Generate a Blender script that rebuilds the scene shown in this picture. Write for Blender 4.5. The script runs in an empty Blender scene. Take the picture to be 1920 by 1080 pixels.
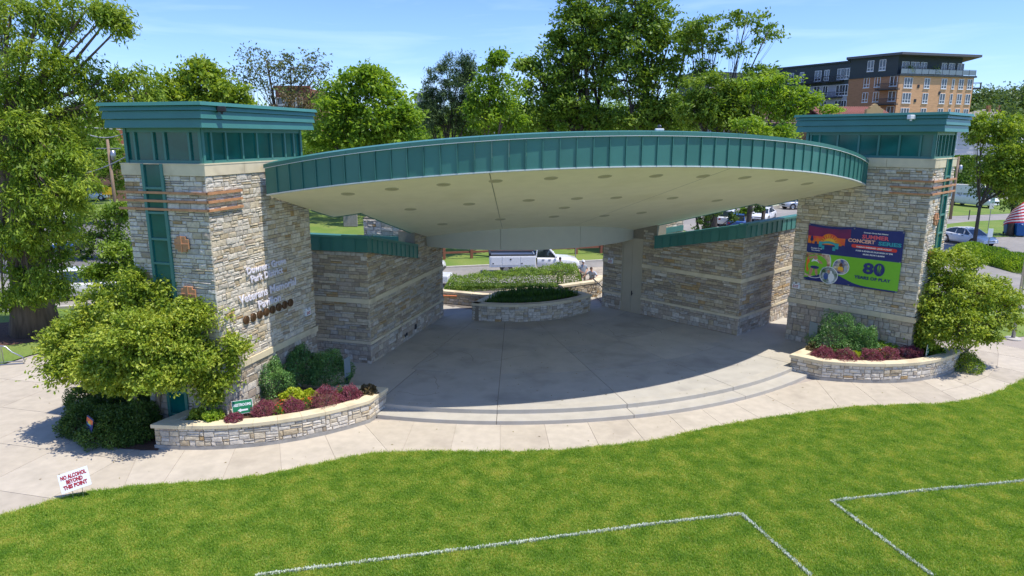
import bpy, bmesh, math, random
import numpy as np
from mathutils import Vector, Matrix
R = random.Random(7)
NR = np.random.RandomState(11)
sc = bpy.context.scene
COL = sc.collection
rad = math.radians

# ------------------------------------------------------------------ camera, sky, sun, exposure
F = 1278.0; PITCH = rad(12.42); ROLL = rad(.12); H = 9.2
_C, _S = math.cos(PITCH), math.sin(PITCH); _cr, _sr = math.cos(ROLL), math.sin(ROLL)
RI = Vector((_cr, _sr*_S, _sr*_C)); UPV = Vector((-_sr, _cr*_S, _cr*_C)); FW = Vector((0, _C, -_S))
cd = bpy.data.cameras.new('camera'); cam = bpy.data.objects.new('camera', cd); COL.objects.link(cam)
cd.sensor_width = 36; cd.lens = F/1920*36; cd.clip_start = .1; cd.clip_end = 3000
cam.matrix_world = Matrix(((RI.x, UPV.x, -FW.x, 0), (RI.y, UPV.y, -FW.y, 0), (RI.z, UPV.z, -FW.z, H), (0, 0, 0, 1)))
sc.camera = cam
sc.view_settings.view_transform = 'Standard'; sc.view_settings.look = 'None'
sc.view_settings.gamma = 1; sc.view_settings.use_curve_mapping = False
sc.view_settings.exposure = 0.68
SUN_EL, SUN_DIR = rad(68), (.941, -.338)          # direction towards the sun, on plan
sun_rot = math.atan2(SUN_DIR[0], SUN_DIR[1])
sd = bpy.data.lights.new('sun', 'SUN'); sun = bpy.data.objects.new('sun', sd); COL.objects.link(sun)
sd.energy = 3.45; sd.angle = rad(.5); sd.color = (1, .95, .87)
sv = Vector((SUN_DIR[0]*math.cos(SUN_EL), SUN_DIR[1]*math.cos(SUN_EL), math.sin(SUN_EL)))
sun.rotation_euler = sv.to_track_quat('Z', 'Y').to_euler(); sun.location = (20, -20, 60)
w = bpy.data.worlds.new('World'); sc.world = w; w.use_nodes = True
nt = w.node_tree; nt.nodes.clear(); N, L = nt.nodes, nt.links
out = N.new('ShaderNodeOutputWorld'); bg = N.new('ShaderNodeBackground'); bg.inputs[1].default_value = .148
sky = N.new('ShaderNodeTexSky'); sky.sky_type = 'NISHITA'; sky.sun_disc = False
sky.sun_elevation = SUN_EL; sky.sun_rotation = sun_rot; sky.altitude = 200; sky.air_density = 1.0; sky.dust_density = .15; sky.ozone_density = 1.2
# thin cirrus streaks over the clear sky
tc = N.new('ShaderNodeTexCoord'); mp = N.new('ShaderNodeMapping'); mp.inputs['Scale'].default_value = (1.1, 1.1, 9); mp.inputs['Rotation'].default_value = (rad(7), rad(-9), 0)
nz = N.new('ShaderNodeTexNoise'); nz.inputs['Scale'].default_value = 2.1; nz.inputs['Detail'].default_value = 5; nz.inputs['Roughness'].default_value = .55; nz.inputs['Distortion'].default_value = .5
cr = N.new('ShaderNodeValToRGB'); cr.color_ramp.elements[0].position = .50; cr.color_ramp.elements[0].color = (0, 0, 0, 1); cr.color_ramp.elements[1].position = .80; cr.color_ramp.elements[1].color = (.20, .20, .20, 1)
tint = N.new('ShaderNodeMix'); tint.data_type = 'RGBA'; tint.blend_type = 'MULTIPLY'; tint.inputs[0].default_value = 1; tint.inputs[7].default_value = (.50, .63, .97, 1)
mx = N.new('ShaderNodeMix'); mx.data_type = 'RGBA'; mx.inputs[7].default_value = (7.5, 8.3, 9.4, 1)
L.new(tc.outputs['Generated'], mp.inputs[0]); L.new(mp.outputs[0], nz.inputs['Vector']); L.new(nz.outputs[0], cr.inputs[0])
L.new(sky.outputs[0], tint.inputs[6]); L.new(tint.outputs[2], mx.inputs[6]); L.new(cr.outputs[0], mx.inputs[0])
L.new(mx.outputs[2], bg.inputs[0]); L.new(bg.outputs[0], out.inputs[0])

# ------------------------------------------------------------------ survey helpers
def ray(x, y):
    u = (x-960)/F; v = -(y-540)/F
    return FW + RI*u + UPV*v
def G(x, y, z=0.0):
    r = ray(x, y); t = (z-H)/r.z
    return (t*r.x, t*r.y)
def at(x, y, Y):
    r = ray(x, y); t = Y/r.y
    return (t*r.x, Y, H+t*r.z)
A = rad(14.25); CA, SA = math.cos(A), math.sin(A); OX, OY = 2.2+.17*CA, 28.2+.17*SA
def L2W(u, v): return (OX+u*CA-v*SA, OY+u*SA+v*CA)
def W2L(x, y): x -= OX; y -= OY; return (x*CA+y*SA, -x*SA+y*CA)
def GL(x, y, z=0.0): return W2L(*G(x, y, z))
def sof(u, v): return 8.33-.3*(v+7.3)+.0019*u*u

# ------------------------------------------------------------------ materials
MATS = {}
def mat(name, col, rough=.8, var=.12, scale=6., bump=.0, bscale=40., metal=0., spec=.4, col2=None, c2amt=.5, c2scale=1.2, coat=0., detail=6., emis=None, hue=.0, stretch=None):
    if name in MATS: return MATS[name]
    m = bpy.data.materials.new(name); m.use_nodes = True; nt = m.node_tree; N, L = nt.nodes, nt.links
    b = N['Principled BSDF']; b.inputs['Roughness'].default_value = rough; b.inputs['Metallic'].default_value = metal
    b.inputs['Specular IOR Level'].default_value = spec
    if coat: b.inputs['Coat Weight'].default_value = coat; b.inputs['Coat Roughness'].default_value = .05
    g = N.new('ShaderNodeNewGeometry'); src = g.outputs['Position']
    if stretch:
        mp = N.new('ShaderNodeMapping'); mp.inputs['Scale'].default_value = stretch; L.new(src, mp.inputs[0]); src = mp.outputs[0]
    n1 = N.new('ShaderNodeTexNoise'); n1.inputs['Scale'].default_value = scale; n1.inputs['Detail'].default_value = detail; L.new(src, n1.inputs['Vector'])
    r1 = N.new('ShaderNodeMapRange'); r1.inputs[1].default_value = .3; r1.inputs[2].default_value = .7; r1.inputs[3].default_value = 1-var; r1.inputs[4].default_value = 1+var
    L.new(n1.outputs[0], r1.inputs[0])
    base = N.new('ShaderNodeMix'); base.data_type = 'RGBA'; base.inputs[6].default_value = (*col, 1); base.inputs[7].default_value = (*(col2 or col), 1); base.inputs[0].default_value = 0
    if col2:
        n2 = N.new('ShaderNodeTexNoise'); n2.inputs['Scale'].default_value = c2scale; n2.inputs['Detail'].default_value = 4; L.new(src, n2.inputs['Vector'])
        r2 = N.new('ShaderNodeMapRange'); r2.inputs[1].default_value = .62-c2amt*.3; r2.inputs[2].default_value = .72; L.new(n2.outputs[0], r2.inputs[0]); L.new(r2.outputs[0], base.inputs[0])
    mul = N.new('ShaderNodeMix'); mul.data_type = 'RGBA'; mul.blend_type = 'MULTIPLY'; mul.inputs[0].default_value = 1
    L.new(base.outputs[2], mul.inputs[6]); L.new(r1.outputs[0], mul.inputs[7]); L.new(mul.outputs[2], b.inputs['Base Color'])
    if bump:
        n3 = N.new('ShaderNodeTexNoise'); n3.inputs['Scale'].default_value = bscale; n3.inputs['Detail'].default_value = 5; L.new(src, n3.inputs['Vector'])
        bp = N.new('ShaderNodeBump'); bp.inputs['Strength'].default_value = bump; bp.inputs['Distance'].default_value = .02; L.new(n3.outputs[0], bp.inputs['Height']); L.new(bp.outputs[0], b.inputs['Normal'])
    if emis: b.inputs['Emission Color'].default_value = (*col, 1); b.inputs['Emission Strength'].default_value = emis
    MATS[name] = m; return m
def leafmat(name, a, b_, c=None, scale=.9, trans=.35, rough=.5):
    """foliage: hue wanders clump by clump and leaf by leaf; some light comes through the blade"""
    if name in MATS: return MATS[name]
    m = bpy.data.materials.new(name); m.use_nodes = True; nt = m.node_tree; N, L = nt.nodes, nt.links
    p = N['Principled BSDF']; p.inputs['Roughness'].default_value = rough; p.inputs['Specular IOR Level'].default_value = .3
    g = N.new('ShaderNodeNewGeometry')
    n1 = N.new('ShaderNodeTexNoise'); n1.inputs['Scale'].default_value = scale; n1.inputs['Detail'].default_value = 3; L.new(g.outputs['Position'], n1.inputs['Vector'])
    n2 = N.new('ShaderNodeTexNoise'); n2.inputs['Scale'].default_value = scale*14; n2.inputs['Detail'].default_value = 1; L.new(g.outputs['Position'], n2.inputs['Vector'])
    ad = N.new('ShaderNodeMath'); ad.operation = 'MULTIPLY_ADD'; ad.inputs[1].default_value = .55; L.new(n2.outputs[0], ad.inputs[0]); 
    m1 = N.new('ShaderNodeMath'); m1.operation = 'MULTIPLY'; m1.inputs[1].default_value = .45; L.new(n1.outputs[0], m1.inputs[0]); L.new(m1.outputs[0], ad.inputs[2])
    cr = N.new('ShaderNodeValToRGB'); e = cr.color_ramp.elements; e[0].position = .36; e[0].color = (*a, 1); e[1].position = .64; e[1].color = (*b_, 1)
    if c: k = e.new(.5); k.color = (*c, 1)
    L.new(ad.outputs[0], cr.inputs[0]); L.new(cr.outputs[0], p.inputs['Base Color'])
    t = N.new('ShaderNodeBsdfTranslucent'); tm = N.new('ShaderNodeMix'); tm.data_type = 'RGBA'; tm.blend_type = 'MULTIPLY'; tm.inputs[0].default_value = 1; tm.inputs[7].default_value = (1.5, 1.45, .7, 1)
    L.new(cr.outputs[0], tm.inputs[6]); L.new(tm.outputs[2], t.inputs[0])
    ms = N.new('ShaderNodeMixShader'); ms.inputs[0].default_value = trans; L.new(p.outputs[0], ms.inputs[1]); L.new(t.outputs[0], ms.inputs[2])
    L.new(ms.outputs[0], N['Material Output'].inputs[0]); MATS[name] = m; return m

STONE = [mat('stone_pale', (.62, .555, .45), .9, .20, 9, .8, 22), mat('stone_cream', (.57, .48, .34), .9, .20, 9, .8, 22),
         mat('stone_grey', (.46, .41, .33), .9, .20, 9, .8, 22), mat('stone_tan', (.47, .375, .24), .9, .20, 9, .8, 22),
         mat('stone_ochre', (.44, .295, .14), .9, .20, 9, .8, 22), mat('stone_brown', (.35, .28, .195), .9, .20, 9, .8, 22),
         mat('stone_rose', (.44, .36, .27), .9, .18, 9, .8, 22)]
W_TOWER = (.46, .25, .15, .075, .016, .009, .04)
W_PLANT = (.48, .24, .16, .07, .015, .005, .03)
W_BACKD = (.04, .18, .20, .27, .04, .15, .12)  # browner, darker mix: canopy shade put into the stage wall stones
W_BASE = (.14, .12, .20, .06, .0, .06, .42)
MORTAR = mat('mortar', (.27, .225, .165), .95, .1, 20, .3, 60)
LIME = mat('limestone_trim', (.68, .575, .38), .8, .06, 3, .15, 50, col2=(.52, .43, .28), c2amt=.3)
GREEN = mat('green_metal', (.035, .13, .115), .38, .05, 2, 0, spec=.5)
GREEN2 = mat('green_metal_fascia', (.052, .190, .158), .40, .06, 1.5, .25, 2.2, spec=.5)
GREEN_V = [GREEN2, mat('green_metal_faded', (.060, .205, .172), .42, .06, 1.5, .25, 2.2), mat('green_metal_deep', (.046, .175, .146), .38, .06, 1.5, .25, 2.2)]
GLASS = mat('teal_glass', (.007, .115, .095), .10, .25, 1.1, 0, spec=.45, detail=3)
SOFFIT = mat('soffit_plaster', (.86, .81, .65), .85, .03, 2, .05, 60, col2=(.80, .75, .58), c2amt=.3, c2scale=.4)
WHITEL = mat('pale_flashing', (.70, .72, .70), .4, .03)
CONC = mat('stage_concrete', (.455, .415, .34), .85, .07, 1.6, .12, 90, col2=(.36, .33, .275), c2amt=.3, c2scale=.55)
CONCS = mat('step_concrete', (.44, .405, .335), .85, .08, 2.2, .12, 90, col2=(.39, .37, .33), c2amt=.25, c2scale=1.1)
WALK = mat('walk_concrete', (.455, .395, .305), .88, .08, 3, .12, 120, col2=(.39, .335, .26), c2amt=.25, c2scale=.7)
WALKS = [WALK, WALK, mat('walk_concrete_worn', (.425, .37, .29), .88, .08, 3, .12, 120, col2=(.36, .31, .24), c2amt=.4, c2scale=.9), mat('walk_concrete_pale', (.48, .42, .33), .88, .08, 3, .12, 120, col2=(.41, .36, .28), c2amt=.25, c2scale=.6)]
CONCV = [CONC, mat('stage_concrete_grey', (.425, .395, .335), .85, .08, 1.6, .12, 90, col2=(.33, .305, .26), c2amt=.35, c2scale=.7), mat('stage_concrete_pale', (.475, .44, .365), .85, .07, 1.6, .12, 90, col2=(.38, .35, .295), c2amt=.25, c2scale=.5)]
JOINT = mat('joint_dark', (.16, .14, .12), .95, .1, 20)  # dark bed that shows in the stage joints
COPPER = mat('cedar_bar', (.50, .245, .115), .6, .12, 5, .1, 60)
BRONZE = mat('bronze', (.16, .09, .045), .4, .2, 20, metal=.6)
BLACK = mat('black_plastic', (.02, .02, .022), .4, .05)
WHITE = mat('white_paint', (.80, .80, .80), .4, .02, 3, coat=.3)
SOIL = mat('bark_mulch', (.085, .045, .028), .95, .35, 30, 1.0, 60, col2=(.16, .08, .045), c2amt=.6, c2scale=14)
BARK = mat('tree_bark', (.16, .125, .095), .95, .3, 12, 1.0, 18, stretch=(1, 1, .25))
BARKD = mat('dark_bark', (.085, .068, .055), .95, .3, 10, 1.0, 14, stretch=(1, 1, .25))
GALV = mat('galvanised_steel', (.42, .43, .44), .35, .08, 8, metal=.85)

# ------------------------------------------------------------------ mesh builder
class MB:
    def __init__(s): s.v = []; s.f = []; s.m = []
    def add(s, vs, fs, mi=0):
        k = len(s.v); s.v += [tuple(p) for p in vs]; s.f += [tuple(i+k for i in f) for f in fs]; s.m += [mi]*len(fs); return s
    def box(s, x0, x1, y0, y1, z0, z1, mi=0, X=None):
        vs = [(x, y, z) for z in (z0, z1) for x, y in ((x0, y0), (x1, y0), (x1, y1), (x0, y1))]
        if X: vs = [X(*p) for p in vs]
        return s.add(vs, [(3, 2, 1, 0), (4, 5, 6, 7), (0, 1, 5, 4), (1, 2, 6, 5), (2, 3, 7, 6), (3, 0, 4, 7)], mi)
    def prism(s, poly, z0, z1, mi=0, top=None, X=None):
        n = len(poly); f0 = z0 if callable(z0) else (lambda x, y: z0); f1 = z1 if callable(z1) else (lambda x, y: z1)
        vs = [(x, y, f0(x, y)) for x, y in poly]+[(x, y, f1(x, y)) for x, y in poly]
        if X: vs = [X(*p) for p in vs]
        fs = [tuple(range(n))[::-1], tuple(range(n, 2*n))]+[(i, (i+1) % n, n+(i+1) % n, n+i) for i in range(n)]
        s.add(vs, fs, mi)
        if top is not None: s.m[-n-1] = top
        return s
    def tube(s, pts, rs, n=7, mi=0, caps=True):
        pts = [Vector(p) for p in pts]; k0 = len(s.v); up = Vector((.13, .31, .94)); rings = []
        if not hasattr(rs, '__len__'): rs = [rs]*len(pts)
        for i, p in enumerate(pts):
            d = (pts[min(i+1, len(pts)-1)]-pts[max(i-1, 0)]).normalized()
            a = d.cross(up if abs(d.dot(up)) < .95 else Vector((1, 0, 0))).normalized(); b = d.cross(a)
            rings.append([p+(a*math.cos(t)+b*math.sin(t))*rs[i] for t in [2*math.pi*j/n for j in range(n)]])
        vs = [q for r in rings for q in r]
        fs = [(i*n+j, i*n+(j+1) % n, (i+1)*n+(j+1) % n, (i+1)*n+j) for i in range(len(pts)-1) for j in range(n)]
        if caps: fs += [tuple(range(n))[::-1], tuple((len(pts)-1)*n+j for j in range(n))]
        return s.add(vs, fs, mi)
    def lathe(s, prof, c=(0, 0, 0), n=16, mi=0, X=None):
        vs = [(c[0]+r*math.cos(2*math.pi*j/n), c[1]+r*math.sin(2*math.pi*j/n), c[2]+z) for r, z in prof for j in range(n)]
        if X: vs = [X(*p) for p in vs]
        fs = [(i*n+j, i*n+(j+1) % n, (i+1)*n+(j+1) % n, (i+1)*n+j) for i in range(len(prof)-1) for j in range(n)]
        return s.add(vs, fs, mi)
    def build(s, name, mats, parent=None, smooth=False, fix=False, bevel=0, **tags):
        me = bpy.data.meshes.new(name); me.from_pydata(s.v, [], s.f)
        mats = mats if isinstance(mats, (list, tuple)) else [mats]
        for m in mats: me.materials.append(m)
        if len(mats) > 1: me.polygons.foreach_set('material_index', s.m)
        if fix:
            bm = bmesh.new(); bm.from_mesh(me); bmesh.ops.recalc_face_normals(bm, faces=bm.faces); bm.to_mesh(me); bm.free()
        if smooth: me.polygons.foreach_set('use_smooth', [True]*len(me.polygons))
        me.update()
        o = bpy.data.objects.new(name, me); COL.objects.link(o)
        if parent: o.parent = parent
        if bevel:
            md = o.modifiers.new('bevel', 'BEVEL'); md.width = bevel; md.segments = 2; md.limit_method = 'ANGLE'; md.angle_limit = rad(40)
        for k, v in tags.items(): o[k] = v
        return o
def empty(name, loc=(0, 0, 0), rz=0., label=None, cat=None, group=None, parent=None):
    o = bpy.data.objects.new(name, None); COL.objects.link(o); o.location = loc; o.rotation_euler = (0, 0, rz); o.empty_display_size = .2
    if parent: o.parent = parent
    if label: o['label'] = label
    if cat: o['category'] = cat
    if group: o['group'] = group
    return o
def tag(o, label, cat, group=None):
    o['label'] = label; o['category'] = cat
    if group: o['group'] = group
    return o
def copy_tree(o, parent=None):
    c = o.copy(); COL.objects.link(c)
    if parent: c.parent = parent
    for ch in o.children: copy_tree(ch, c)
    return c
def text(name, body, mtx, size, m, parent=None, extrude=.0, width=None, align='LEFT', bold=0., shear=0., spacing=1.):
    cu = bpy.data.curves.new(name, 'FONT'); cu.body = body; cu.size = size; cu.extrude = extrude; cu.align_x = align; cu.offset = bold; cu.shear = shear; cu.space_character = spacing
    cu.resolution_u = 2
    t = bpy.data.objects.new(name, cu); cu.materials.append(m)
    me = bpy.data.meshes.new_from_object(t); bpy.data.objects.remove(t); bpy.data.curves.remove(cu)   # letters as plain geometry
    o = bpy.data.objects.new(name, me); COL.objects.link(o)
    if not me.materials: me.materials.append(m)
    if parent: o.parent = parent
    xs = [v.co.x for v in me.vertices]; sx = width/(max(xs)-min(xs)) if width and xs else 1
    for v in me.vertices: v.co.x *= sx
    o.matrix_local = mtx
    return o
def frame(o, x, n):
    """matrix with local X = x, Y = up, Z = outward normal n"""
    x = Vector(x).normalized(); n = Vector(n).normalized()
    y = n.cross(x)
    return Matrix(((x.x, y.x, n.x, o[0]), (x.y, y.y, n.y, o[1]), (x.z, y.z, n.z, o[2]), (0, 0, 0, 1)))
# ================================================================== THE PAVILION
PAV = empty('band_shell_pavilion', (OX, OY, 0), A, 'stone band shell pavilion with a green curved canopy between two towers', 'pavilion')
def P2(o, d, n, s, z, t=0.0):                    # point on a wall: start o, direction d, outward normal n
    return (o[0]+d[0]*s+n[0]*t, o[1]+d[1]*s+n[1]*t, z)
def pick(wt):
    r = R.random(); a = 0
    for i, x in enumerate(wt):
        a += x
        if r < a: return i
    return 0
def courses(s0, s1, z0, z1, hmin, hmax, wmin, wmax, split=.45):
    """coursed rubble: bands of stone, here and there two thin stones where a thick one would be"""
    out = []; z = z0
    while z < z1-.03:
        h = R.uniform(hmin, hmax)*1.0
        if z+h > z1-.06: h = z1-z
        s = s0-R.uniform(0, wmin)
        while s < s1-.02:
            wd = R.uniform(wmin, wmax)*(1 if R.random() > .15 else .55); e = min(s+wd, s1)
            if s1-e < .09: e = s1
            a = max(s, s0)
            if e-a > .04:
                if h > hmin*1.25 and R.random() < split:
                    q = R.uniform(.38, .62)*h; mid = (a+e)/2+R.uniform(-.08, .08)
                    out.append((a, e, z, z+q))
                    if e-a > wmin*1.9 and R.random() < .5: out += [(a, mid, z+q, z+h), (mid, e, z+q, z+h)]
                    else: out.append((a, e, z+q, z+h))
                else: out.append((a, e, z, z+h))
            s = e
        z += h
    return out
def stone_geo(o, d, n, r, flip, g=.0065, prot=(.016, .038)):
    s0, s1, z0, z1 = r; s0 += g; s1 -= g; z0 += g*.8; z1 -= g*.8
    p = R.uniform(*prot); j = lambda k=.006: R.uniform(-k, k); c = .014
    vs = [P2(o, d, n, s0+j(), z0+j(), 0), P2(o, d, n, s1+j(), z0+j(), 0), P2(o, d, n, s1+j(), z1+j(), 0), P2(o, d, n, s0+j(), z1+j(), 0)]
    vs += [P2(o, d, n, s0+c+j(), z0+c*.7+j(.004), p+j(.008)), P2(o, d, n, s1-c+j(), z0+c*.7+j(.004), p+j(.008)), P2(o, d, n, s1-c+j(), z1-c*.7+j(.004), p+j(.008)), P2(o, d, n, s0+c+j(), z1-c*.7+j(.004), p+j(.008))]
    vs.append(P2(o, d, n, (s0+s1)/2+j(.03), (z0+z1)/2, p+abs(j(.016))))
    fs = [(0, 1, 5, 4), (1, 2, 6, 5), (2, 3, 7, 6), (3, 0, 4, 7), (4, 5, 8), (5, 6, 8), (6, 7, 8), (7, 4, 8)]
    if flip: fs = [f[::-1] for f in fs]
    return vs, fs
def stonework(rects, parent, nmax, wf):
    """rects: (face tuple, rect). The largest nmax are stones of their own, the rest one joined part"""
    order = sorted(range(len(rects)), key=lambda i: -rects[i][2]*(rects[i][1][1]-rects[i][1][0])*(rects[i][1][3]-rects[i][1][2]))
    single = set(order[:nmax]); rest = MB()
    for i, (fc, r, vis) in enumerate(rects):
        o, d, n, flip = fc; vs, fs = stone_geo(o, d, n, r, flip)
        mi = pick(wf(r))
        if i in single: MB().add(vs, fs).build('stone', STONE[mi], parent)
        else: rest.add(vs, fs, mi)
    if rest.v: rest.build('stonework', STONE, parent, kind='stuff')
def obox(mb, o, d, n, s0, s1, z0, z1, t0, t1, mi=0):
    vs = [P2(o, d, n, s, z, t) for z in (z0, z1) for s, t in ((s0, t0), (s1, t0), (s1, t1), (s0, t1))]
    return mb.add(vs, [(3, 2, 1, 0), (4, 5, 6, 7), (0, 1, 5, 4), (1, 2, 6, 5), (2, 3, 7, 6), (3, 0, 4, 7)], mi)

ZCAP0, ZCAP1, ZBAND1, ZROOF0, ZROOF1 = 8.10, 8.44, 9.46, 9.46, 10.17
FL, FWD = 5.10, 2.85
s30, c30 = .5, math.sqrt(.75)
def tower(sg):
    FL = 5.20 if sg < 0 else 5.02
    IN = (-10.33, -.86) if sg < 0 else (10.2, -.95); dF = (sg*s30, -c30); nF = (-sg*c30, -s30)               # stage-side face, runs from the inner to the front corner
    FC = (IN[0]+dF[0]*FL, IN[1]+dF[1]*FL); dL = (sg*c30, s30); nL = (sg*s30, -c30)   # street-side face, runs from the front corner outwards
    OC = (FC[0]+dL[0]*FWD, FC[1]+dL[1]*FWD); BC = (IN[0]+dL[0]*FWD, IN[1]+dL[1]*FWD)
    rect = [IN, FC, OC, BC]
    cen = (sum(p[0] for p in rect)/4, sum(p[1] for p in rect)/4)
    core = MB().prism(rect, -.1, ZCAP0)
    T = core.build('tower', MORTAR, PAV, fix=True)
    T['label'] = ('stone tower carrying raised metal lettering and round medallions' if sg < 0 else 'stone tower hung with a vinyl concert banner')
    stripe = (1.42, 2.14)
    fF = (IN, dF, nF, sg > 0); fL = (FC, dL, nL, sg > 0)
    fB = (OC, (-dF[0], -dF[1]), (-nF[0], -nF[1]), sg > 0); fK = (BC, (-dL[0], -dL[1]), (-nL[0], -nL[1]), sg > 0)
    rs = []
    def fill(fc, L_, vis, parts=((0, None),)):
        for a, b in parts:
            b = L_ if b is None else b
            e0 = -.03 if a == 0 else a; e1 = L_+.03 if b == L_ else b
            rs.extend((fc, r, vis) for r in courses(e0, e1, .0, 2.03, .17, .30, .22, .48, .25))
            rs.extend((fc, r, vis) for r in courses(e0, e1, 2.25, ZCAP0, .11, .21, .20, .52, .42))
    fill(fF, FL, 1.0); fill(fL, FWD, .55, ((0, stripe[0]), (stripe[1], None))); fill(fB, FL, .0001); fill(fK, FWD, .0001)
    stonework(rs, T, 300, lambda r: W_BASE if r[3] < 2.1 else W_TOWER)
    # limestone ledge low down and cap course, laid block by block
    for (fc, L_) in ((fF, FL), (fL, FWD), (fB, FL), (fK, FWD)):
        o, d, n, fl = fc
        for (z0, z1, t, nm, nb) in ((2.03, 2.25, .075, 'ledge_block', 4 if L_ > 4 else 2), (ZCAP0, ZCAP1, .06, 'cap_block', 3 if L_ > 4 else 2)):
            e = [-t+(L_+2*t)*k/nb for k in range(nb+1)]
            for k in range(nb):
                a, b = e[k]+.004, e[k+1]-.004
                if fc is fL:
                    if nb == 2: a, b = ((e[0]+.004, stripe[0]), (stripe[1], e[2]-.004))[k]
                obox(MB(), o, d, n, a, b, z0, z1, -.25, t-.002*(fc is fL)).build(nm, LIME, T, fix=True, bevel=.008)
    # cap slab between wall and clerestory
    k = (FL-.1)/FL
    # tall green window strip in the street-side face
    o, d, n, fl = fL
    st = MB(); a, b = stripe
    obox(st, o, d, n, a-.03, a+.07, 0, ZCAP1, -.05, .085); obox(st, o, d, n, b-.07, b+.03, 0, ZCAP1, -.05, .085)
    zs = [.6, 1.35, 2.1, 2.9, 3.7, 4.6, 5.47, 6.21, 7.0, 7.73]
    for z in zs: obox(st, o, d, n, a+.07, b-.07, z-.035, z+.035, -.05, .082)
    F_ = st.build('window_strip', GREEN2, T, fix=True, bevel=.006)
    for z0, z1 in zip([.1]+zs, zs+[ZCAP1]):
        obox(MB(), o, d, n, a+.07, b-.07, z0+.035, z1-.035, .01, .03).build('pane', GLASS, F_ if False else T, fix=True)
    # clerestory: frame, mullions, panes
    CF = MB(); inset = -.10
    def cl(fc, L_, xs, vis):
        o, d, n, fl = fc
        obox(CF, o, d, n, .1, L_-.1, ZCAP1, ZCAP1+.10, inset-.08, inset+.03); obox(CF, o, d, n, .1, L_-.1, ZBAND1-.12, ZBAND1+.05, inset-.08, inset+.03)
        for x in xs: obox(CF, o, d, n, x-.035, x+.035, ZCAP1+.10, ZBAND1-.12, inset-.06, inset+.045)
        for x in (.1, L_-.1): obox(CF, o, d, n, x-.06, x+.06, ZCAP1+.001, ZBAND1, inset-.06, inset+.036)
        ed = [.1]+list(xs)+[L_-.1]
        for x0, x1 in zip(ed[:-1], ed[1:]):
            obox(MB(), o, d, n, x0+.035, x1-.035, ZCAP1+.10, ZBAND1-.12, inset-.03, inset-.015).build('pane', GLASS, T, fix=True)
    if sg < 0: cl(fF, FL, (.53, 1.06, 1.82, 2.59, 3.32, 4.08, 4.72), 1); cl(fL, FWD, (.50, 1.36, 1.76, 2.42), 1)
    else: cl(fF, FL, (.25, .62, 1.36, 2.2, 2.95, 3.71, 4.45), 1); cl(fL, FWD, (.42, .85, 1.32, 1.8, 2.3), 1)
    cl(fB, FL, (1.3, 2.6, 3.9), 0); cl(fK, FWD, (1., 1.9), 0)
    CF.build('clerestory_frame', GREEN2, T, fix=True)
    ins = [P2(IN, dF, nF, .35, 0, -.35)[:2], P2(FC, dL, nL, .35, 0, -.35)[:2], P2(OC, (-dF[0], -dF[1]), (-nF[0], -nF[1]), .35, 0, -.35)[:2], P2(BC, (-dL[0], -dL[1]), (-nL[0], -nL[1]), .35, 0, -.35)[:2]]
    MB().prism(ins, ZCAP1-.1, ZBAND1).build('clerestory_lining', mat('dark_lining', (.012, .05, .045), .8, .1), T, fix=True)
    def off(t):
        return [(IN[0]+nF[0]*t-dF[0]*t, IN[1]+nF[1]*t-dF[1]*t), (FC[0]+nF[0]*t+dF[0]*t, FC[1]+nF[1]*t+dF[1]*t), (OC[0]-nF[0]*t+dF[0]*t, OC[1]-nF[1]*t+dF[1]*t), (BC[0]-nF[0]*t-dF[0]*t, BC[1]-nF[1]*t-dF[1]*t)]
    MB().prism(off(.07), ZCAP1-.02, ZCAP1+.012).build('cap_slab', LIME, T, fix=True)
    # stepped metal roof edge: three courses, each jutting a little past the one below
    rf = MB()
    for t0, t1, z0, z1 in ((.24, .24, ZROOF0, ZROOF0+.24), (.27, .27, ZROOF0+.25, ZROOF0+.47), (.30, .30, ZROOF0+.48, ZROOF1-.11), (.35, .35, ZROOF1-.10, ZROOF1)):
        q = off(t0); q2 = off(t1+.035)
        n_ = 4; vs = [(x, y, z0) for x, y in q2]+[(x, y, z1) for x, y in q]
        rf.add(vs, [(3, 2, 1, 0), (4, 5, 6, 7)]+[(i, (i+1) % 4, 4+(i+1) % 4, 4+i) for i in range(4)])
    rf.build('roof_fascia', GREEN2, T, fix=True, bevel=.006)
    # timber-coloured bars wrapping the front corner
    for z in (7.60, 7.355, 7.11):
        m = MB(); lF = 3.72 if sg < 0 else 3.60
        t = .10
        a = P2(IN, dF, nF, lF, 0, t); b = P2(IN, dF, nF, FL+t, 0, t); c = P2(FC, dL, nL, 3.12, 0, t)
        for p, q in ((a, b), (b, c)):
            p, q = Vector(p), Vector(q); e = (q-p).normalized(); nn = Vector((e.y, -e.x, 0))*(-.05*sg)
            m.add([p+Vector((0, 0, z-.035)), q+Vector((0, 0, z-.035)), q+nn+Vector((0, 0, z-.035)), p+nn+Vector((0, 0, z-.035)), p+Vector((0, 0, z+.035)), q+Vector((0, 0, z+.035)), q+nn+Vector((0, 0, z+.035)), p+nn+Vector((0, 0, z+.035))],
                  [(3, 2, 1, 0), (4, 5, 6, 7), (0, 1, 5, 4), (1, 2, 6, 5), (2, 3, 7, 6), (3, 0, 4, 7)])
        for s_ in (lF+.15, FL-.4): obox(m, IN, dF, nF, s_-.02, s_+.02, z-.02, z+.02, 0, .1)
        for s_ in (.3, 1.2, 2.5): obox(m, FC, dL, nL, s_-.02, s_+.02, z-.02, z+.02, 0, .1)
        m.build('corner_bar', COPPER, T, fix=True)
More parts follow.
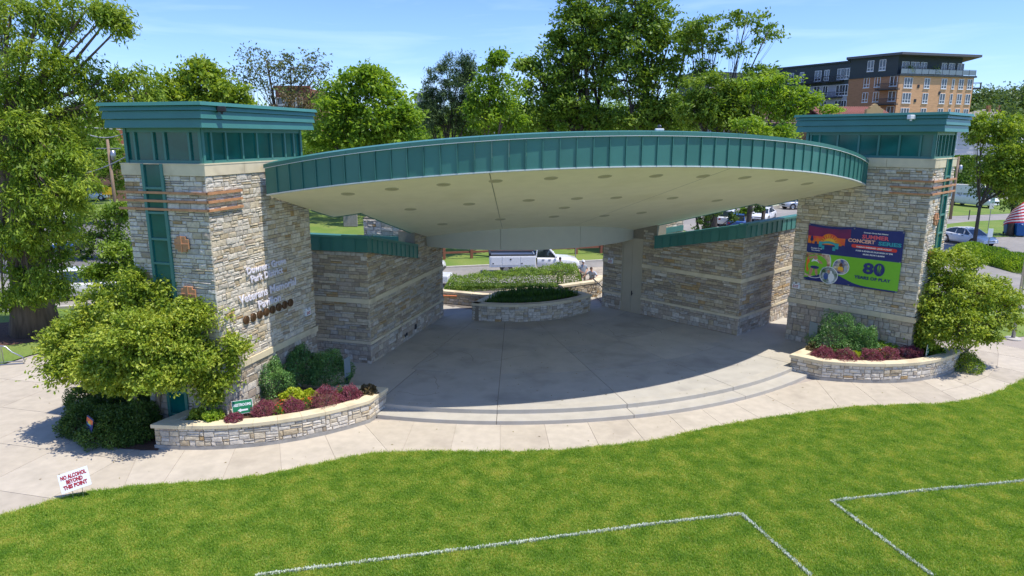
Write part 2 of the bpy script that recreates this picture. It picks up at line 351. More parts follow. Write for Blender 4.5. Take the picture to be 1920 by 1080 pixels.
    for sx, z in ((.98, 6.10), (.92, 4.58)):
        m = MB()
        obox(m, FC, dL, nL, sx-.155, sx+.155, z-.23, z+.23, .04, .10); obox(m, FC, dL, nL, sx-.25, sx+.25, z-.15, z+.15, .045, .098)
        for k in (-.01,): obox(m, FC, dL, nL, sx-.02, sx+.02, z-.25, z+.25, .10, .125); obox(m, FC, dL, nL, sx-.27, sx+.27, z-.02, z+.02, .10, .122)
        m.build('corner_emblem', COPPER, T, fix=True, bevel=.006)
    return T, IN, dF, nF, FC, dL, nL
TL, INl, dFl, nFl, FCl, dLl, nLl = tower(-1)
TR, INr, dFr, nFr, FCr, dLr, nLr = tower(1)

# raised lettering on the left tower
LET = mat('letter_metal', (.74, .71, .78), .4, .02)
ax, an = (s30, c30, 0), (c30, -s30, 0)
for body, sL, z, wd, size in (('Downers Grove', 3.83, 4.95, 2.10, .315), ('Park District', 3.66, 4.66, 1.72, .315), ('Veterans Memorial', 4.29, 4.10, 3.10, .37), ('Pavilion', 3.40, 3.73, 1.22, .37)):
    text('lettering', body, frame(P2(INl, dFl, nFl, sL, z, .085), ax, an), size, LET, TL, extrude=.014, width=wd, bold=.007)

# ---- stage side walls
def coping_z(s): return 4.88 if s <= 0 else 4.88-(4.88-3.86)*s/4.62
def stage_wall(sg):
    o = (sg*8.28, 0.0); d = (-sg*s30, c30); n = (-sg*c30, -s30); L_ = 7.9       # long face, runs back
    o2 = o; d2 = (sg*c30, s30); n2 = (sg*s30, -c30); L2 = 5.6                    # short front face, runs outwards
    fA = (o, d, n, sg < 0); fS = (o2, d2, n2, sg > 0)
    thick = .8
    def X(s, t, z): return P2(o, d, n, s, z, -t)
    core = MB()
    # outline of the long wall seen from the stage: coping slope, then up to the soffit, then down to the apron
    prof = [(0, 4.9), (4.6, 3.9), (4.6, 4.95), (5.9, 4.60), (5.9, 4.22), (7.9, 4.22)]
    def zt(s):
        if s < 4.6: return 4.9-s*1.0/4.6
        if s < 5.95: return sof(*P2(o, d, n, s, 0)[:2])+.02
        return 4.22
    ss = [0, 2.3, 4.599, 4.6, 5.3, 5.95, 5.951, 7.9]
    for a, b in zip(ss[:-1], ss[1:]):
        vs = [X(a, 0, 0), X(b, 0, 0), X(b, thick, 0), X(a, thick, 0), X(a, 0, zt(a)), X(b, 0, zt(b-1e-4)), X(b, thick, zt(b-1e-4)), X(a, thick, zt(a))]
        core.add(vs, [(3, 2, 1, 0), (4, 5, 6, 7), (0, 1, 5, 4), (1, 2, 6, 5), (2, 3, 7, 6), (3, 0, 4, 7)])
    obox(core, o2, d2, n2, .8, L2, 0, 4.9, -thick, 0)
    # taller block behind, its lit face put into paler stones
    bo = P2(o, d, n, 4.75, 0, -.05); obox(core, (bo[0], bo[1]), d2, n2, .0, 2.55, 0, 5.6 if sg < 0 else 5.5, -2.6, 0)
    Wl = core.build('side_wall', MORTAR, PAV, fix=True)
    Wl['label'] = 'stone stage wall on the medallion tower side' if sg < 0 else 'stone stage wall with the tan double door'
    rs = []
    door = (5.38, 6.62) if sg > 0 else None
    def place(fc, L_, top, vis, wA=.30, wB=.75):
        for z0, z1, h0, h1, w0, w1, sp in ((.0, 1.10, .13, .26, .2, .5, .25), (1.21, 2.77, .09, .19, wA, wB, .3), (2.96, 5.4, .09, .19, wA, wB, .3)):
            for r in courses(-.03, L_, z0, z1, h0, h1, w0, w1, sp):
                tz = min(top(r[0]), top(r[1]))
                if r[2] > tz-.04: continue
                if r[3] > tz: r = (r[0], r[1], r[2], tz)
                if door and fc is fA and r[1] > door[0] and r[0] < door[1]:
                    if r[0] < door[0]-.1: r = (r[0], door[0], r[2], r[3])
                    elif r[1] > door[1]+.1: r = (door[1], r[1], r[2], r[3])
                    else: continue
                rs.append((fc, r, vis))
    place(fA, L_, zt, 1.0); place(fS, L2, lambda s: 4.9, .9)
    fBk = ((bo[0], bo[1]), d2, n2, sg > 0)
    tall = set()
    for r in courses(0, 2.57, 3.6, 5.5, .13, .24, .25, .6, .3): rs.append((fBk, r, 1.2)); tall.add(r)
    eo = P2(o, d, n, L_, 0); fE = ((eo[0], eo[1]), d2, (-n2[0], -n2[1]), sg < 0)
    stonework(rs, Wl, 150, lambda r: W_BASE if r[3] < 1.2 else (W_TOWER if r in tall else W_BACKD))  # pale tower mix paints the tall block as if sunlit
    for z0, z1, t in ((1.10, 1.21, .06), (2.77, 2.96, .06)):
        segs = [(-t, 1.95), (1.96, 3.9), (3.91, 5.38 if sg > 0 else 5.9)]+([(6.62, 7.9)] if sg > 0 else [(5.91, 7.9)])
        for a, b in segs: obox(MB(), o, d, n, a, b, z0, z1, -.1, t).build('band_block', LIME, Wl, fix=True, bevel=.006)
        for a, b in ((-t+.0, 1.9), (1.91, 3.7), (3.71, L2)): obox(MB(), o2, d2, n2, a+.002, b, z0+.001, z1-.001, -.1, t-.003).build('band_block', LIME, Wl, fix=True, bevel=.006)
    # green standing-seam coping, panel by panel
    def coping(o_, d_, n_, a0, a1, zf, npan, capback=.95):
        for k in range(npan):
            a = a0+(a1-a0)*k/npan; b = a0+(a1-a0)*(k+1)/npan; m = MB()
            vs = [P2(o_, d_, n_, s, zf(s)+dz, t) for dz in (-.02, .52) for s, t in ((a, .05), (b-.004, .05), (b-.004, .10), (a, .10))]
            m.add(vs, [(3, 2, 1, 0), (4, 5, 6, 7), (0, 1, 5, 4), (1, 2, 6, 5), (2, 3, 7, 6), (3, 0, 4, 7)])
            vs = [P2(o_, d_, n_, s, zf(s)+dz, t) for dz in (-.02, .52) for s, t in ((b-.03, .10), (b-.004, .10), (b-.004, .135), (b-.03, .135))]
            m.add(vs, [(3, 2, 1, 0), (4, 5, 6, 7), (0, 1, 5, 4), (1, 2, 6, 5), (2, 3, 7, 6), (3, 0, 4, 7)])
            m.build('coping_panel', R.choice(GREEN_V), Wl, fix=True)
        m = MB(); vs = [P2(o_, d_, n_, s, zf(s)+dz, t) for dz in (.52, .62) for s, t in ((a0-.12, -capback), (a1, -capback), (a1, .16), (a0-.12, .16))]
        m.add(vs, [(3, 2, 1, 0), (4, 5, 6, 7), (0, 1, 5, 4), (1, 2, 6, 5), (2, 3, 7, 6), (3, 0, 4, 7)])
        m.build('coping_cap', GREEN2, Wl, fix=True, bevel=.008)
    coping(o, d, n, -.10, 4.64, lambda s: 4.86-s*1.0/4.62, 11)
    coping(o2, d2, n2, -.08, L2, lambda s: 4.862, 11, .22)
    m = MB(); obox(m, o, d, n, 0, 4.6, 4.05, 4.0, 0, 0)
    # flashing strip on the tall block
    bz = 4.42
    m = MB(); obox(m, (bo[0], bo[1]), d2, n2, 0, 2.4, 4.50, 4.78, .05, .12); m.build('base_flashing', GREEN2, Wl, fix=True)
    return Wl, o, d, n, o2, d2, n2
WL, oL, dWL, nWL, *_ = stage_wall(-1)
WR, oR, dWR, nWR, *_ = stage_wall(1)
# tan double door in the right wall
TAN = mat('tan_door_paint', (.45, .385, .27), .5, .04, 2)
DR = MB(); obox(DR, oR, dWR, nWR, 5.36, 5.42, .3, 4.22, -.06, .05); obox(DR, oR, dWR, nWR, 6.58, 6.64, .3, 4.22, -.06, .05); obox(DR, oR, dWR, nWR, 5.42, 6.58, 4.05, 4.22, -.06, .048)
D = DR.build('door_frame', TAN, WR, fix=True)
for a, b in ((5.42, 5.994), (6.006, 6.58)):
    dl = obox(MB(), oR, dWR, nWR, a, b, .31, 4.05, -.03, .02).build('door_leaf', TAN, WR, fix=True)
obox(obox(MB(), oR, dWR, nWR, 5.94, 5.97, 1.22, 1.46, .02, .05), oR, dWR, nWR, 5.85, 5.95, 1.31, 1.335, .05, .075).build('door_handle', BLACK, WR, fix=True)
# electrical boxes low on the left wall
for s_, z, a in ((4.3, .69, .09), (3.34, .60, .05), (3.15, .58, .04)):
    obox(MB(), oL, dWL, nWL, s_-a, s_+a, z-a*1.3, z+a*1.3, .03, .07).build('outlet_box', BLACK, WL, fix=True)

# ---- canopy, all arcs struck from one centre
CV = 10.7; RF = 18.08; RIN = 7.58
def pol(r, th): return (r*math.sin(th), CV-r*math.cos(th))
def ztop(u): return 9.40-.0062*u*u-.0000127*u**4
TM = rad(39.45)
CAN = MB()
rows = [(RF-.05, TM), (17.2, rad(40.0)), (16.3, rad(40.65)), (15.49, rad(41.2)), (14.7, rad(41.9)), (14.02, rad(42.35)), (14.015, rad(37.0))]
pA, pB = (8.60, -.72), (5.42, 5.4)  # side edge pushed outward in shape to keep sun off the stage floor
for k in range(1, 7):
    t = k/6; x, y = pA[0]+(pB[0]-pA[0])*t, pA[1]+(pB[1]-pA[1])*t; rows.append((math.hypot(x, CV-y), math.atan2(x, CV-y)))
rows[-1] = (RIN, rad(45.6))
def sheet(th0, th1, zf, lo=None, n=24):
    """surface patch between two bearings; None = run to the canopy's own edge"""
    vs, fs = [], []
    for (r, tm) in rows:
        a = -tm if th0 is None else th0; b = tm if th1 is None else th1
        a, b = max(a, -tm), min(b, tm)
        for j in range(n+1):
            th = a+(b-a)*j/n; u, v = pol(r, th); vs.append((u, v, zf(u, v)))
    for i in range(len(rows)-1):
        for j in range(n): fs.append((i*(n+1)+j, (i+1)*(n+1)+j, (i+1)*(n+1)+j+1, i*(n+1)+j+1))
    return vs, fs
CAN.add(*sheet(None, None, lambda u, v: sof(u, v)+.06)); CAN.add(*sheet(None, None, lambda u, v: sof(u, v)+.42))
# closing edges
def edge(mb, pts, z0, z1, mi=0):
    for (a, b) in zip(pts[:-1], pts[1:]):
        mb.add([(a[0], a[1], z0(*a)), (b[0], b[1], z0(*b)), (b[0], b[1], z1(*b)), (a[0], a[1], z1(*a))], [(0, 1, 2, 3)], mi)
for sg in (-1, 1):
    side = [pol(r, sg*t) for r, t in rows]
    edge(CAN, side, lambda u, v: sof(u, v)+.06, lambda u, v: sof(u, v)+.42)
arc_in = [pol(RIN, -rad(45.6)+rad(91.2)*k/40) for k in range(41)]
edge(CAN, arc_in, lambda u, v: sof(u, v)-.0, lambda u, v: sof(u, v)+.42)
# the roof runs on behind the apron as far as the wall ends
CAN.prism([pol(RIN-.28, rad(a)) for a in range(-45, 46, 5)]+[(4.4, 7.2), (-4.4, 7.2)], 4.45, lambda u, v: max(4.7, sof(u, v)+.42))
canopy = CAN.build('canopy', mat('roof_membrane', (.30, .31, .30), .8, .1), PAV, label='curved green-edged canopy with a plain cream soffit')
sg_ = .012
for a, b in ((None, rad(-15.6)), (rad(-15.6)+sg_/8, rad(9.6)), (rad(9.6)+sg_/8, None)):
    vs, fs = sheet(a, b, sof); MB().add(vs, fs).build('soffit_panel', SOFFIT, canopy, smooth=False)
# edge trim round the open sides of the soffit
for sg in (-1, 1):
    tr = MB(); side = [pol(r, sg*(t)) for r, t in rows[3:]]
    for a, b in zip(side[:-1], side[1:]):
        dx, dy = b[0]-a[0], b[1]-a[1]; l = math.hypot(dx, dy); nx, ny = -dy/l*.03*sg*-1, dx/l*.03*sg*-1
        za, zb = sof(*a), sof(*b)
        tr.add([(a[0], a[1], za-.03), (b[0], b[1], zb-.03), (b[0]+nx, b[1]+ny, zb-.03), (a[0]+nx, a[1]+ny, za-.03), (a[0], a[1], za+.40), (b[0], b[1], zb+.40), (b[0]+nx, b[1]+ny, zb+.40), (a[0]+nx, a[1]+ny, za+.40)],
               [(3, 2, 1, 0), (4, 5, 6, 7), (0, 1, 5, 4), (1, 2, 6, 5), (2, 3, 7, 6), (3, 0, 4, 7)])
    tr.build('edge_trim', GREEN2, canopy, fix=True)
# apron hanging at the back of the soffit, in three plastered lengths
def arcwall(mb, r, t, th0, th1, z0, z1, n, mi=0):
    vs, fs = [], []
    for k in range(n+1):
        th = th0+(th1-th0)*k/n
        for rr, zz in ((r, z0), (r, z1), (r-t, z1), (r-t, z0)):
            u, v = pol(rr, th); vs.append((u, v, zz(u, v) if callable(zz) else zz))
    for k in range(n):
        for q in range(4): fs.append((k*4+q, (k+1)*4+q, (k+1)*4+(q+1) % 4, k*4+(q+1) % 4))
    fs += [(0, 1, 2, 3), tuple(n*4+q for q in (3, 2, 1, 0))]
    return mb.add(vs, fs, mi)
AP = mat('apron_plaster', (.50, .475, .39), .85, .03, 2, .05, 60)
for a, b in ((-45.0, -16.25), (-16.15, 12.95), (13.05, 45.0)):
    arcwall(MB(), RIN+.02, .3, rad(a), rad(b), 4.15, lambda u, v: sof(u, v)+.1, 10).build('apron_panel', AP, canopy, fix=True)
# fascia panels with standing seams
NP = 49
for k in range(NP):
    a = -TM+2*TM*k/NP; b = -TM+2*TM*(k+1)/NP; m = MB()
    zb = lambda u, v: sof(u, v)+.02; zt_ = lambda u, v: ztop(u)-.10
    arcwall(m, RF, .04, a, b-.0004, zb, zt_, 1); arcwall(m, RF+.045, .05, b-.0018, b-.0004, zb, zt_, 1)
    m.build('fascia_panel', R.choice(GREEN_V), canopy, fix=True)
for k in range(24):
    a = -TM+2*TM*k/24; b = -TM+2*TM*(k+1)/24
    m = MB(); arcwall(m, RF+.058, .52, a, b-.0003, lambda u, v: ztop(u)-.115, lambda u, v: ztop(u)+.0+.03*((math.hypot(u, v-CV) < RF-.2)), 2)
    m.build('roof_edge_cap', GREEN2, canopy, fix=True)
arcwall(MB(), RF+.062, .10, -TM, TM, lambda u, v: ztop(u)-.135, lambda u, v: ztop(u)-.118, 48).build('drip_flashing', WHITEL, canopy, fix=True)
arcwall(MB(), RF+.035, .10, -TM, TM, lambda u, v: sof(u, v)-.02, lambda u, v: sof(u, v)+.018, 48).build('soffit_trim', WHITEL, canopy, fix=True)
# recessed downlights on three arcs
CANL = mat('downlight_reflector', (.47, .44, .30), .5, .05); RING = mat('downlight_ring', (.52, .49, .36), .6, .03)
spots = [(16.95, t) for t in (-31.8, -26.5, -20.7, -15.1, -9.2, -3.3, 2.7, 8.8, 15.1, 22.0, 28.3)]+[(13.7, t) for t in (-29.1, -19.7, -10.6, -3.1, 3.4, 14, 24.9)]+[(12.0, -3.1)]+[(10.15, t) for t in (-29.6, -15.5, -2.7, 10.5)]+[(10.9, 18.2)]
for r, t in spots:
    u, v = pol(r, rad(t)); z = sof(u, v)
    X = lambda x, y, zz, u=u, v=v: (u+x, v+y, sof(u+x, v+y)-zz)
    m = MB().lathe([(.225, -.001), (.222, .012), (.185, .012), (.17, .004)], n=20, mi=0, X=X).lathe([(.17, .004), (.12, .0055), (.06, .0065), (.001, .007)], n=20, mi=1, X=X)
    m.build('downlight', [RING, CANL], canopy, fix=False)
# ================================================================== STAGE, STEPS, PLANTERS
ZS = .30
def arcpoly(r0, r1, t0, t1, n=6):
    a = [pol(r1, t0+(t1-t0)*k/n) for k in range(n+1)]; b = [pol(r0, t1-(t1-t0)*k/n) for k in range(n+1)]
    return [p for i, p in enumerate(a+b) if i == 0 or p != (a+b)[i-1]]
STAGE = empty('stage', (OX, OY, 0), A); STAGE['kind'] = 'structure'
R1, R2 = 17.76, 17.16
bm_ = MB(); bm_.prism([pol(R2-.02, rad(t)) for t in range(-29, 30, 2)]+[(11.6, -3.2), (13.6, 1.5), (9.5, 12.5), (-9.5, 12.5), (-13.6, 1.5), (-11.6, -3.2)], -.05, ZS-.012)
bm_.build('stage_base', JOINT, STAGE, fix=True)
rings = [R2, 13.62, 10.45, 7.4, 4.0]
gp = .010
for i in range(len(rings)-1):
    r1, r0 = rings[i]-(gp if i else 0), rings[i+1]+gp
    for k in range(-4, 4):
        t0, t1 = rad(15*k), rad(15*(k+1)); lim = rad(29.0) if i == 0 else rad(58)
        if i == 0 and k in (-3, 2): 
            pass
        t0c, t1c = max(t0, -lim), min(t1, lim)
        if t1c-t0c < .01: continue
        MB().prism(arcpoly(r0, r1, t0c+gp/r1, t1c-gp/r1), ZS-.1, ZS).build('slab', R.choice(CONCV), STAGE, fix=True)
for sg in (-1, 1):   # wings between wall and tower
    e = [pol(17.0, rad(29.08)*1), pol(13.64, rad(29.08)), pol(13.64, rad(60)), (13.2, .5), (11.5, -3.4)]
    q = [(sg*x, y) for x, y in e]; MB().prism(q, ZS-.1, ZS-.001).build('slab', CONC, STAGE, fix=True)
    q = [(sg*x, y) for x, y in [pol(13.6, rad(58.1)), pol(4.2, rad(58.1)), (6, 13), (14.5, 13), (15.5, 4)]]; MB().prism(q, ZS-.1, ZS-.001).build('slab', CONC, STAGE, fix=True)
th_end = rad(28.1)
for (ra, rb, z0, z1) in ((R1, R2-.3, -.02, .15), (R2+.012, R2-.45, .14, ZS+.004)):
    ed = [-th_end]+[rad(15*k) for k in (-1, 0, 1)]+[th_end]
    for a, b in zip(ed[:-1], ed[1:]):
        m = MB().prism(arcpoly(rb, ra, a+.0004, b-.0004, 14), z0, z1)
        m.build('step', CONCS, STAGE, fix=True, bevel=.012)

def planter(name, outer, closed_in, zc, label, footing=True, parent_rot=True, nst=300, hz=ZS, capw=.36, cat='planter'):
    """outer: visible wall line (local), built as straight lengths with stones, capped with limestone blocks; closed_in: the rest of the bed outline"""
    T = empty(name, (OX, OY, 0), A, label, cat)
    pts = outer
    # direction so the outward normal is to the right of travel
    def normal(a, b):
        dx, dy = b[0]-a[0], b[1]-a[1]; l = math.hypot(dx, dy); return (dx/l, dy/l), (dy/l, -dx/l), l
    core = MB(); rs = []; cm = 0
    offs = []
    for i, p in enumerate(pts):
        ns = []
        if i > 0: ns.append(normal(pts[i-1], p)[1])
        if i < len(pts)-1: ns.append(normal(p, pts[i+1])[1])
        n = Vector((sum(q[0] for q in ns), sum(q[1] for q in ns))).normalized(); k = 1/max(.5, n.dot(Vector(ns[0])))
        offs.append((n.x*k, n.y*k))
    W_ = .34
    inn = [(p[0]-o[0]*W_, p[1]-o[1]*W_) for p, o in zip(pts, offs)]
    for a, b, ia, ib in zip(pts[:-1], pts[1:], inn[:-1], inn[1:]): core.prism([a, b, ib, ia], -.02, zc-.12)
    core.build('wall_core', MORTAR, T, fix=True)
    if footing:
        fo = [(p[0]+o[0]*.03, p[1]+o[1]*.03) for p, o in zip(pts, offs)]; m = MB()
        for a, b, c, d_ in zip(fo[:-1], fo[1:], pts[1:], pts[:-1]): m.prism([a, b, c, d_], -.02, .13)
        m.build('footing', mat('footing_concrete', (.33, .31, .27), .9, .2, 4, .3, 60), T, fix=True)
    for a, b in zip(pts[:-1], pts[1:]):
        d, n, l = normal(a, b); z = .13 if footing else .0
        for z0, z1 in ((z, zc-.12),):
            for r in courses(0, l, z0, z1, .10, .19, .2, .52, .3): rs.append(((a, d, n, False), r, 1))
    stonework(rs, T, nst, lambda r: W_PLANT if name != 'retaining_wall' else (.05, .2, .1, .35, .15, .1, .05))
    # cap blocks
    co = [(p[0]+o[0]*.06, p[1]+o[1]*.06) for p, o in zip(pts, offs)]; ci = [(p[0]-o[0]*capw, p[1]-o[1]*capw) for p, o in zip(pts, offs)]
    for a, b, ia, ib in zip(co[:-1], co[1:], ci[:-1], ci[1:]):
        l = math.dist(a, b); k = max(1, round(l/1.15))
        for j in range(k):
            t0, t1 = j/k+.002, (j+1)/k-.002; lp = lambda p, q, t: (p[0]+(q[0]-p[0])*t, p[1]+(q[1]-p[1])*t)
            MB().prism([lp(a, b, t0), lp(a, b, t1), lp(ia, ib, t1), lp(ia, ib, t0)], zc-.12, zc).build('cap_block', LIME, T, fix=True, bevel=.01)
    bed = [(p[0]-o[0]*.3, p[1]-o[1]*.3) for p, o in zip(pts, offs)]+list(closed_in)
    MB().prism(bed, zc-.3, zc-.10).build('soil', SOIL, T, fix=True)
    return T
def arc_pts(p0, p1, sag, n):
    (x0, y0), (x1, y1) = p0, p1; dx, dy = x1-x0, y1-y0; l = math.hypot(dx, dy); nx, ny = dy/l, -dx/l
    return [(x0+dx*t+nx*sag*4*t*(1-t), y0+dy*t+ny*sag*4*t*(1-t)) for t in [k/n for k in range(n+1)]]
la = arc_pts((-14.95, -5.65), (-8.62, -5.25), .78, 9)
PL = planter('stone_planter', [(-14.15, -4.72)]+la+[(-8.0, -4.28), (-9.9, -3.35)], [(-11.3, -3.0), (-12.6, -5.2), (-13.6, -4.9)], .80, 'curved stone planter before the medallion tower, holding the green restrooms sign')
ra = arc_pts((8.62, -5.35), (14.95, -5.55), .90, 9)
PR = planter('stone_planter', [(9.9, -3.35), (7.95, -4.38)]+ra+[(14.3, -4.72)], [(13.7, -4.9), (12.6, -5.2), (11.3, -3.0)], .80, 'curved stone planter full of purple shrubs below the vinyl banner')
isl = arc_pts((-3.05, 5.62), (3.35, 6.02), 1.12, 10)
ISL = planter('island_planter', isl+[(3.0, 6.9), (1.0, 8.55), (-1.1, 8.0)]+[(-3.05, 5.62)], [], 1.18, 'leaf-shaped stone planter standing in the middle of the stage', footing=False, capw=.34)
# back retaining walls with the same caps
RW1 = planter('retaining_wall', [GL(790, 571, .1), GL(952, 587, .1)], [], 1.0, 'low golden stone wall behind the stage, left of the island planter', footing=False, nst=60, cat='wall')
RW2 = planter('retaining_wall', [(2.5, 8.3), GL(1119, 562, .1), (5.9, 10.4)], [], 1.22, 'low shaded stone wall rising behind the right tip of the island planter', footing=False, nst=60, cat='wall')

# ================================================================== GROUND
GRASSB = mat('lawn_soil', (.15, .205, .035), .95, .35, 40, .5, 80, col2=(.22, .235, .055), c2amt=.6, c2scale=1.3)
GRASSF = mat('far_grass', (.125, .20, .028), .95, .3, 25, .4, 60, col2=(.20, .245, .05), c2amt=.7, c2scale=.35)
ASPH = mat('street_asphalt', (.25, .235, .215), .92, .10, 3, .3, 60, col2=(.33, .30, .265), c2amt=.5, c2scale=.25)
ASPHD = mat('dark_asphalt', (.16, .155, .155), .92, .12, 3, .3, 60, col2=(.22, .21, .20), c2amt=.5, c2scale=.3)
KERB = mat('kerb_concrete', (.46, .43, .37), .9, .08, 4, .1, 60)
def sheet_poly(name, pts, z, m, parent=None, kind='structure', thick=0.0, local=False):
    if local: pts = [L2W(*p) for p in pts]
    b = MB()
    if thick: b.prism(pts, z-thick, z)
    else: b.add([(x, y, z) for x, y in pts], [tuple(range(len(pts)))])
    o = b.build(name, m, parent, fix=True)
    # n-gons with bends are split cleanly
    me = o.data; bm = bmesh.new(); bm.from_mesh(me); bmesh.ops.triangulate(bm, faces=[f for f in bm.faces if len(f.verts) > 4], ngon_method='EAR_CLIP'); bm.normal_update()
    if not thick:
        for f in bm.faces:
            if f.normal.z < 0: f.normal_flip()
    bm.to_mesh(me); bm.free()
    if kind and not parent: o['kind'] = kind
    return o
def sm(t): t = max(0, min(1, t)); return t*t*(3-2*t)
def gz(x, y):
    """the street sags a little behind the stage"""
    u, v = W2L(x, y); return -.42*sm((24-abs(u-1))/11)*sm((v-11.3)/2.2)*sm((36-v)/8)
def terrain(name, us, vs_, dz, m, world=False, keep=None):
    b = MB(); n = len(vs_)
    P_ = [[((u, v) if world else L2W(u, v)) for v in vs_] for u in us]
    b.add([(p[0], p[1], gz(*p)+dz) for r_ in P_ for p in r_], [(i*n+j, (i+1)*n+j, (i+1)*n+j+1, i*n+j+1) for i in range(len(us)-1) for j in range(n-1)])
    o = b.build(name, m, smooth=True); o['kind'] = 'structure'; return o
terrain('ground', [-1400, -300]+list(range(-60, 81, 2))+[300, 1400], [-60, 0]+list(range(20, 91, 2))+[300, 2200], -.06, GRASSF, world=True)
# paving: dark joint bed with raised slabs
WK = sheet_poly('pavement', [G(-700, 640), G(-300, 1300), G(400, 1080), G(900, 880), G(1500, 800), G(1960, 800), G(2300, 690), (24.5, 31.5), G(1840, 642), G(1790, 628), (20.5, 36), (15, 38), L2W(9, 12), L2W(-9, 12), L2W(-16, 4), G(180, 640), G(100, 657), G(55, 668), G(-20, 692)], .0, mat('walk_joint_bed', (.36, .31, .26), .95, .1, 20))
def slab(pts, z=.012, nm='slab'):
    c = (sum(p[0] for p in pts)/len(pts), sum(p[1] for p in pts)/len(pts))
    q = []
    for x, y in pts:
        l = math.hypot(x-c[0], y-c[1]); q.append((x-(x-c[0])/l*.012, y-(y-c[1])/l*.012))
    a = sum(q[i][0]*q[(i+1) % len(q)][1]-q[(i+1) % len(q)][0]*q[i][1] for i in range(len(q)))
    if a < 0: q = q[::-1]
    return MB().prism(q, z-.04, z).build(nm, R.choice(WALKS), WK, fix=False)
JL = [((205, 975), (262, 846)), ((300, 915), (351, 838)), ((411, 912), (443, 838)), ((529, 900), (524, 829)), ((634, 872), (606, 809)), ((741, 862), (678, 790)), ((748, 862), (779, 785)), ((841, 862), (858, 785)), ((938, 862), (938, 785)), ((1036, 862), (1018, 785)), ((1133, 856), (1098, 785)),
      ((1225, 846), (1172, 783)), ((1315, 836), (1247, 773)), ((1390, 824), (1308, 762)), ((1462, 806), (1365, 750)), ((1523, 786), (1425, 736)), ((1583, 776), (1530, 712)), ((1662, 768), (1594, 716)), ((1748, 766), (1660, 715)), ((1812, 760), (1722, 710))]
for (o0, i0), (o1, i1) in zip(JL[:-1], JL[1:]):
    if o0 == (741, 862): continue
    slab([G(*o0), G(*o1), G(*i1), G(*i0)])
slab([G(741, 862), G(748, 862), G(779, 785), G(678, 790)])
# plaza grid on the left
ga = rad(-13.5); gx, gy = (math.cos(ga), math.sin(ga)), (-math.sin(ga), math.cos(ga))
def plg(i, j): b = (-15.5, 21.72); return (b[0]+gx[0]*i*2.35+gy[0]*j*2.3, b[1]+gx[1]*i*2.35+gy[1]*j*2.3)
lim = [G(*p) for p in ((205, 975), (262, 846))]
def inside(p, poly):
    c = False; n = len(poly)
    for i in range(n):
        (x1, y1), (x2, y2) = poly[i], poly[(i+1) % n]
        if (y1 > p[1]) != (y2 > p[1]) and p[0] < (x2-x1)*(p[1]-y1)/(y2-y1)+x1: c = not c
    return c
def clip(poly, a, b):
    """keep what lies left of a->b"""
    out = []; sd = lambda p: (b[0]-a[0])*(p[1]-a[1])-(b[1]-a[1])*(p[0]-a[0])
    for i in range(len(poly)):
        p, q = poly[i], poly[(i+1) % len(poly)]; sp, sq = sd(p), sd(q)
        if sp >= 0: out.append(p)
        if sp*sq < 0: t = sp/(sp-sq); out.append((p[0]+(q[0]-p[0])*t, p[1]+(q[1]-p[1])*t))
    return out
A0, B0 = lim; e1, e2 = G(-20, 692), G(180, 634)
for i in range(-9, 3):
    for j in range(-5, 7):
        q = [plg(i, j), plg(i+1, j), plg(i+1, j+1), plg(i, j+1)]
        q = clip(q, A0, (B0[0]+(B0[0]-A0[0])*.0, B0[1])) if j <= 0 else q
        q = clip(q, e2, e1)
        q = clip(q, (-12.4, 25.0), (-19.5, 33.5)) if j > 0 else q
        if len(q) > 2 and q[0][0] > -40: slab(q, .011)
# right-hand path slabs, fanning round the planter
RP = [((1812, 760), (1722, 710)), ((1868, 745), (1762, 702)), ((1912, 725), (1795, 690)), ((1945, 705), (1800, 672)), ((1960, 680), (1790, 650)), ((1945, 660), (1795, 632)), ((1850, 641), (1760, 615)), ((1770, 618), (1690, 600))]
mid = [tuple((a+b)/2 for a, b in zip(G(*p), G(*q))) for p, q in RP]
for k in range(len(RP)-1):
    (o0, i0), (o1, i1) = RP[k], RP[k+1]
    slab([G(*o0), G(*o1), mid[k+1], mid[k]]); slab([mid[k], mid[k+1], G(*i1), G(*i0)])

# front lawn: its curved edge meets the walk
EDGE = [(-60, 992), (0, 969), (75, 948), (150, 927), (225, 917), (300, 910), (400, 904), (500, 892), (570, 878), (640, 862), (700, 852), (760, 848), (850, 849), (940, 849), (1050, 846), (1150, 838), (1230, 827), (1300, 811), (1370, 797), (1430, 787), (1500, 777), (1600, 765), (1700, 761), (1760, 759), (1820, 752), (1870, 738), (1920, 714), (1990, 672), (2100, 640)]
edge_w = [G(*p) for p in EDGE]
lawn_poly = edge_w+[(60, 26), (60, -40), (-50, -40), (-50, 13)]
lawn = MB(); 
bm = bmesh.new(); vs_ = [bm.verts.new((x, y, .03)) for x, y in lawn_poly]; bm.faces.new(vs_); bmesh.ops.triangulate(bm, faces=bm.faces[:])
me = bpy.data.meshes.new('lawn'); bm.to_mesh(me); bm.free(); me.materials.append(GRASSB)
for p in me.polygons:
    if p.normal.z < 0: p.flip()
LAWN = bpy.data.objects.new('lawn', me); COL.objects.link(LAWN); LAWN['kind'] = 'structure'
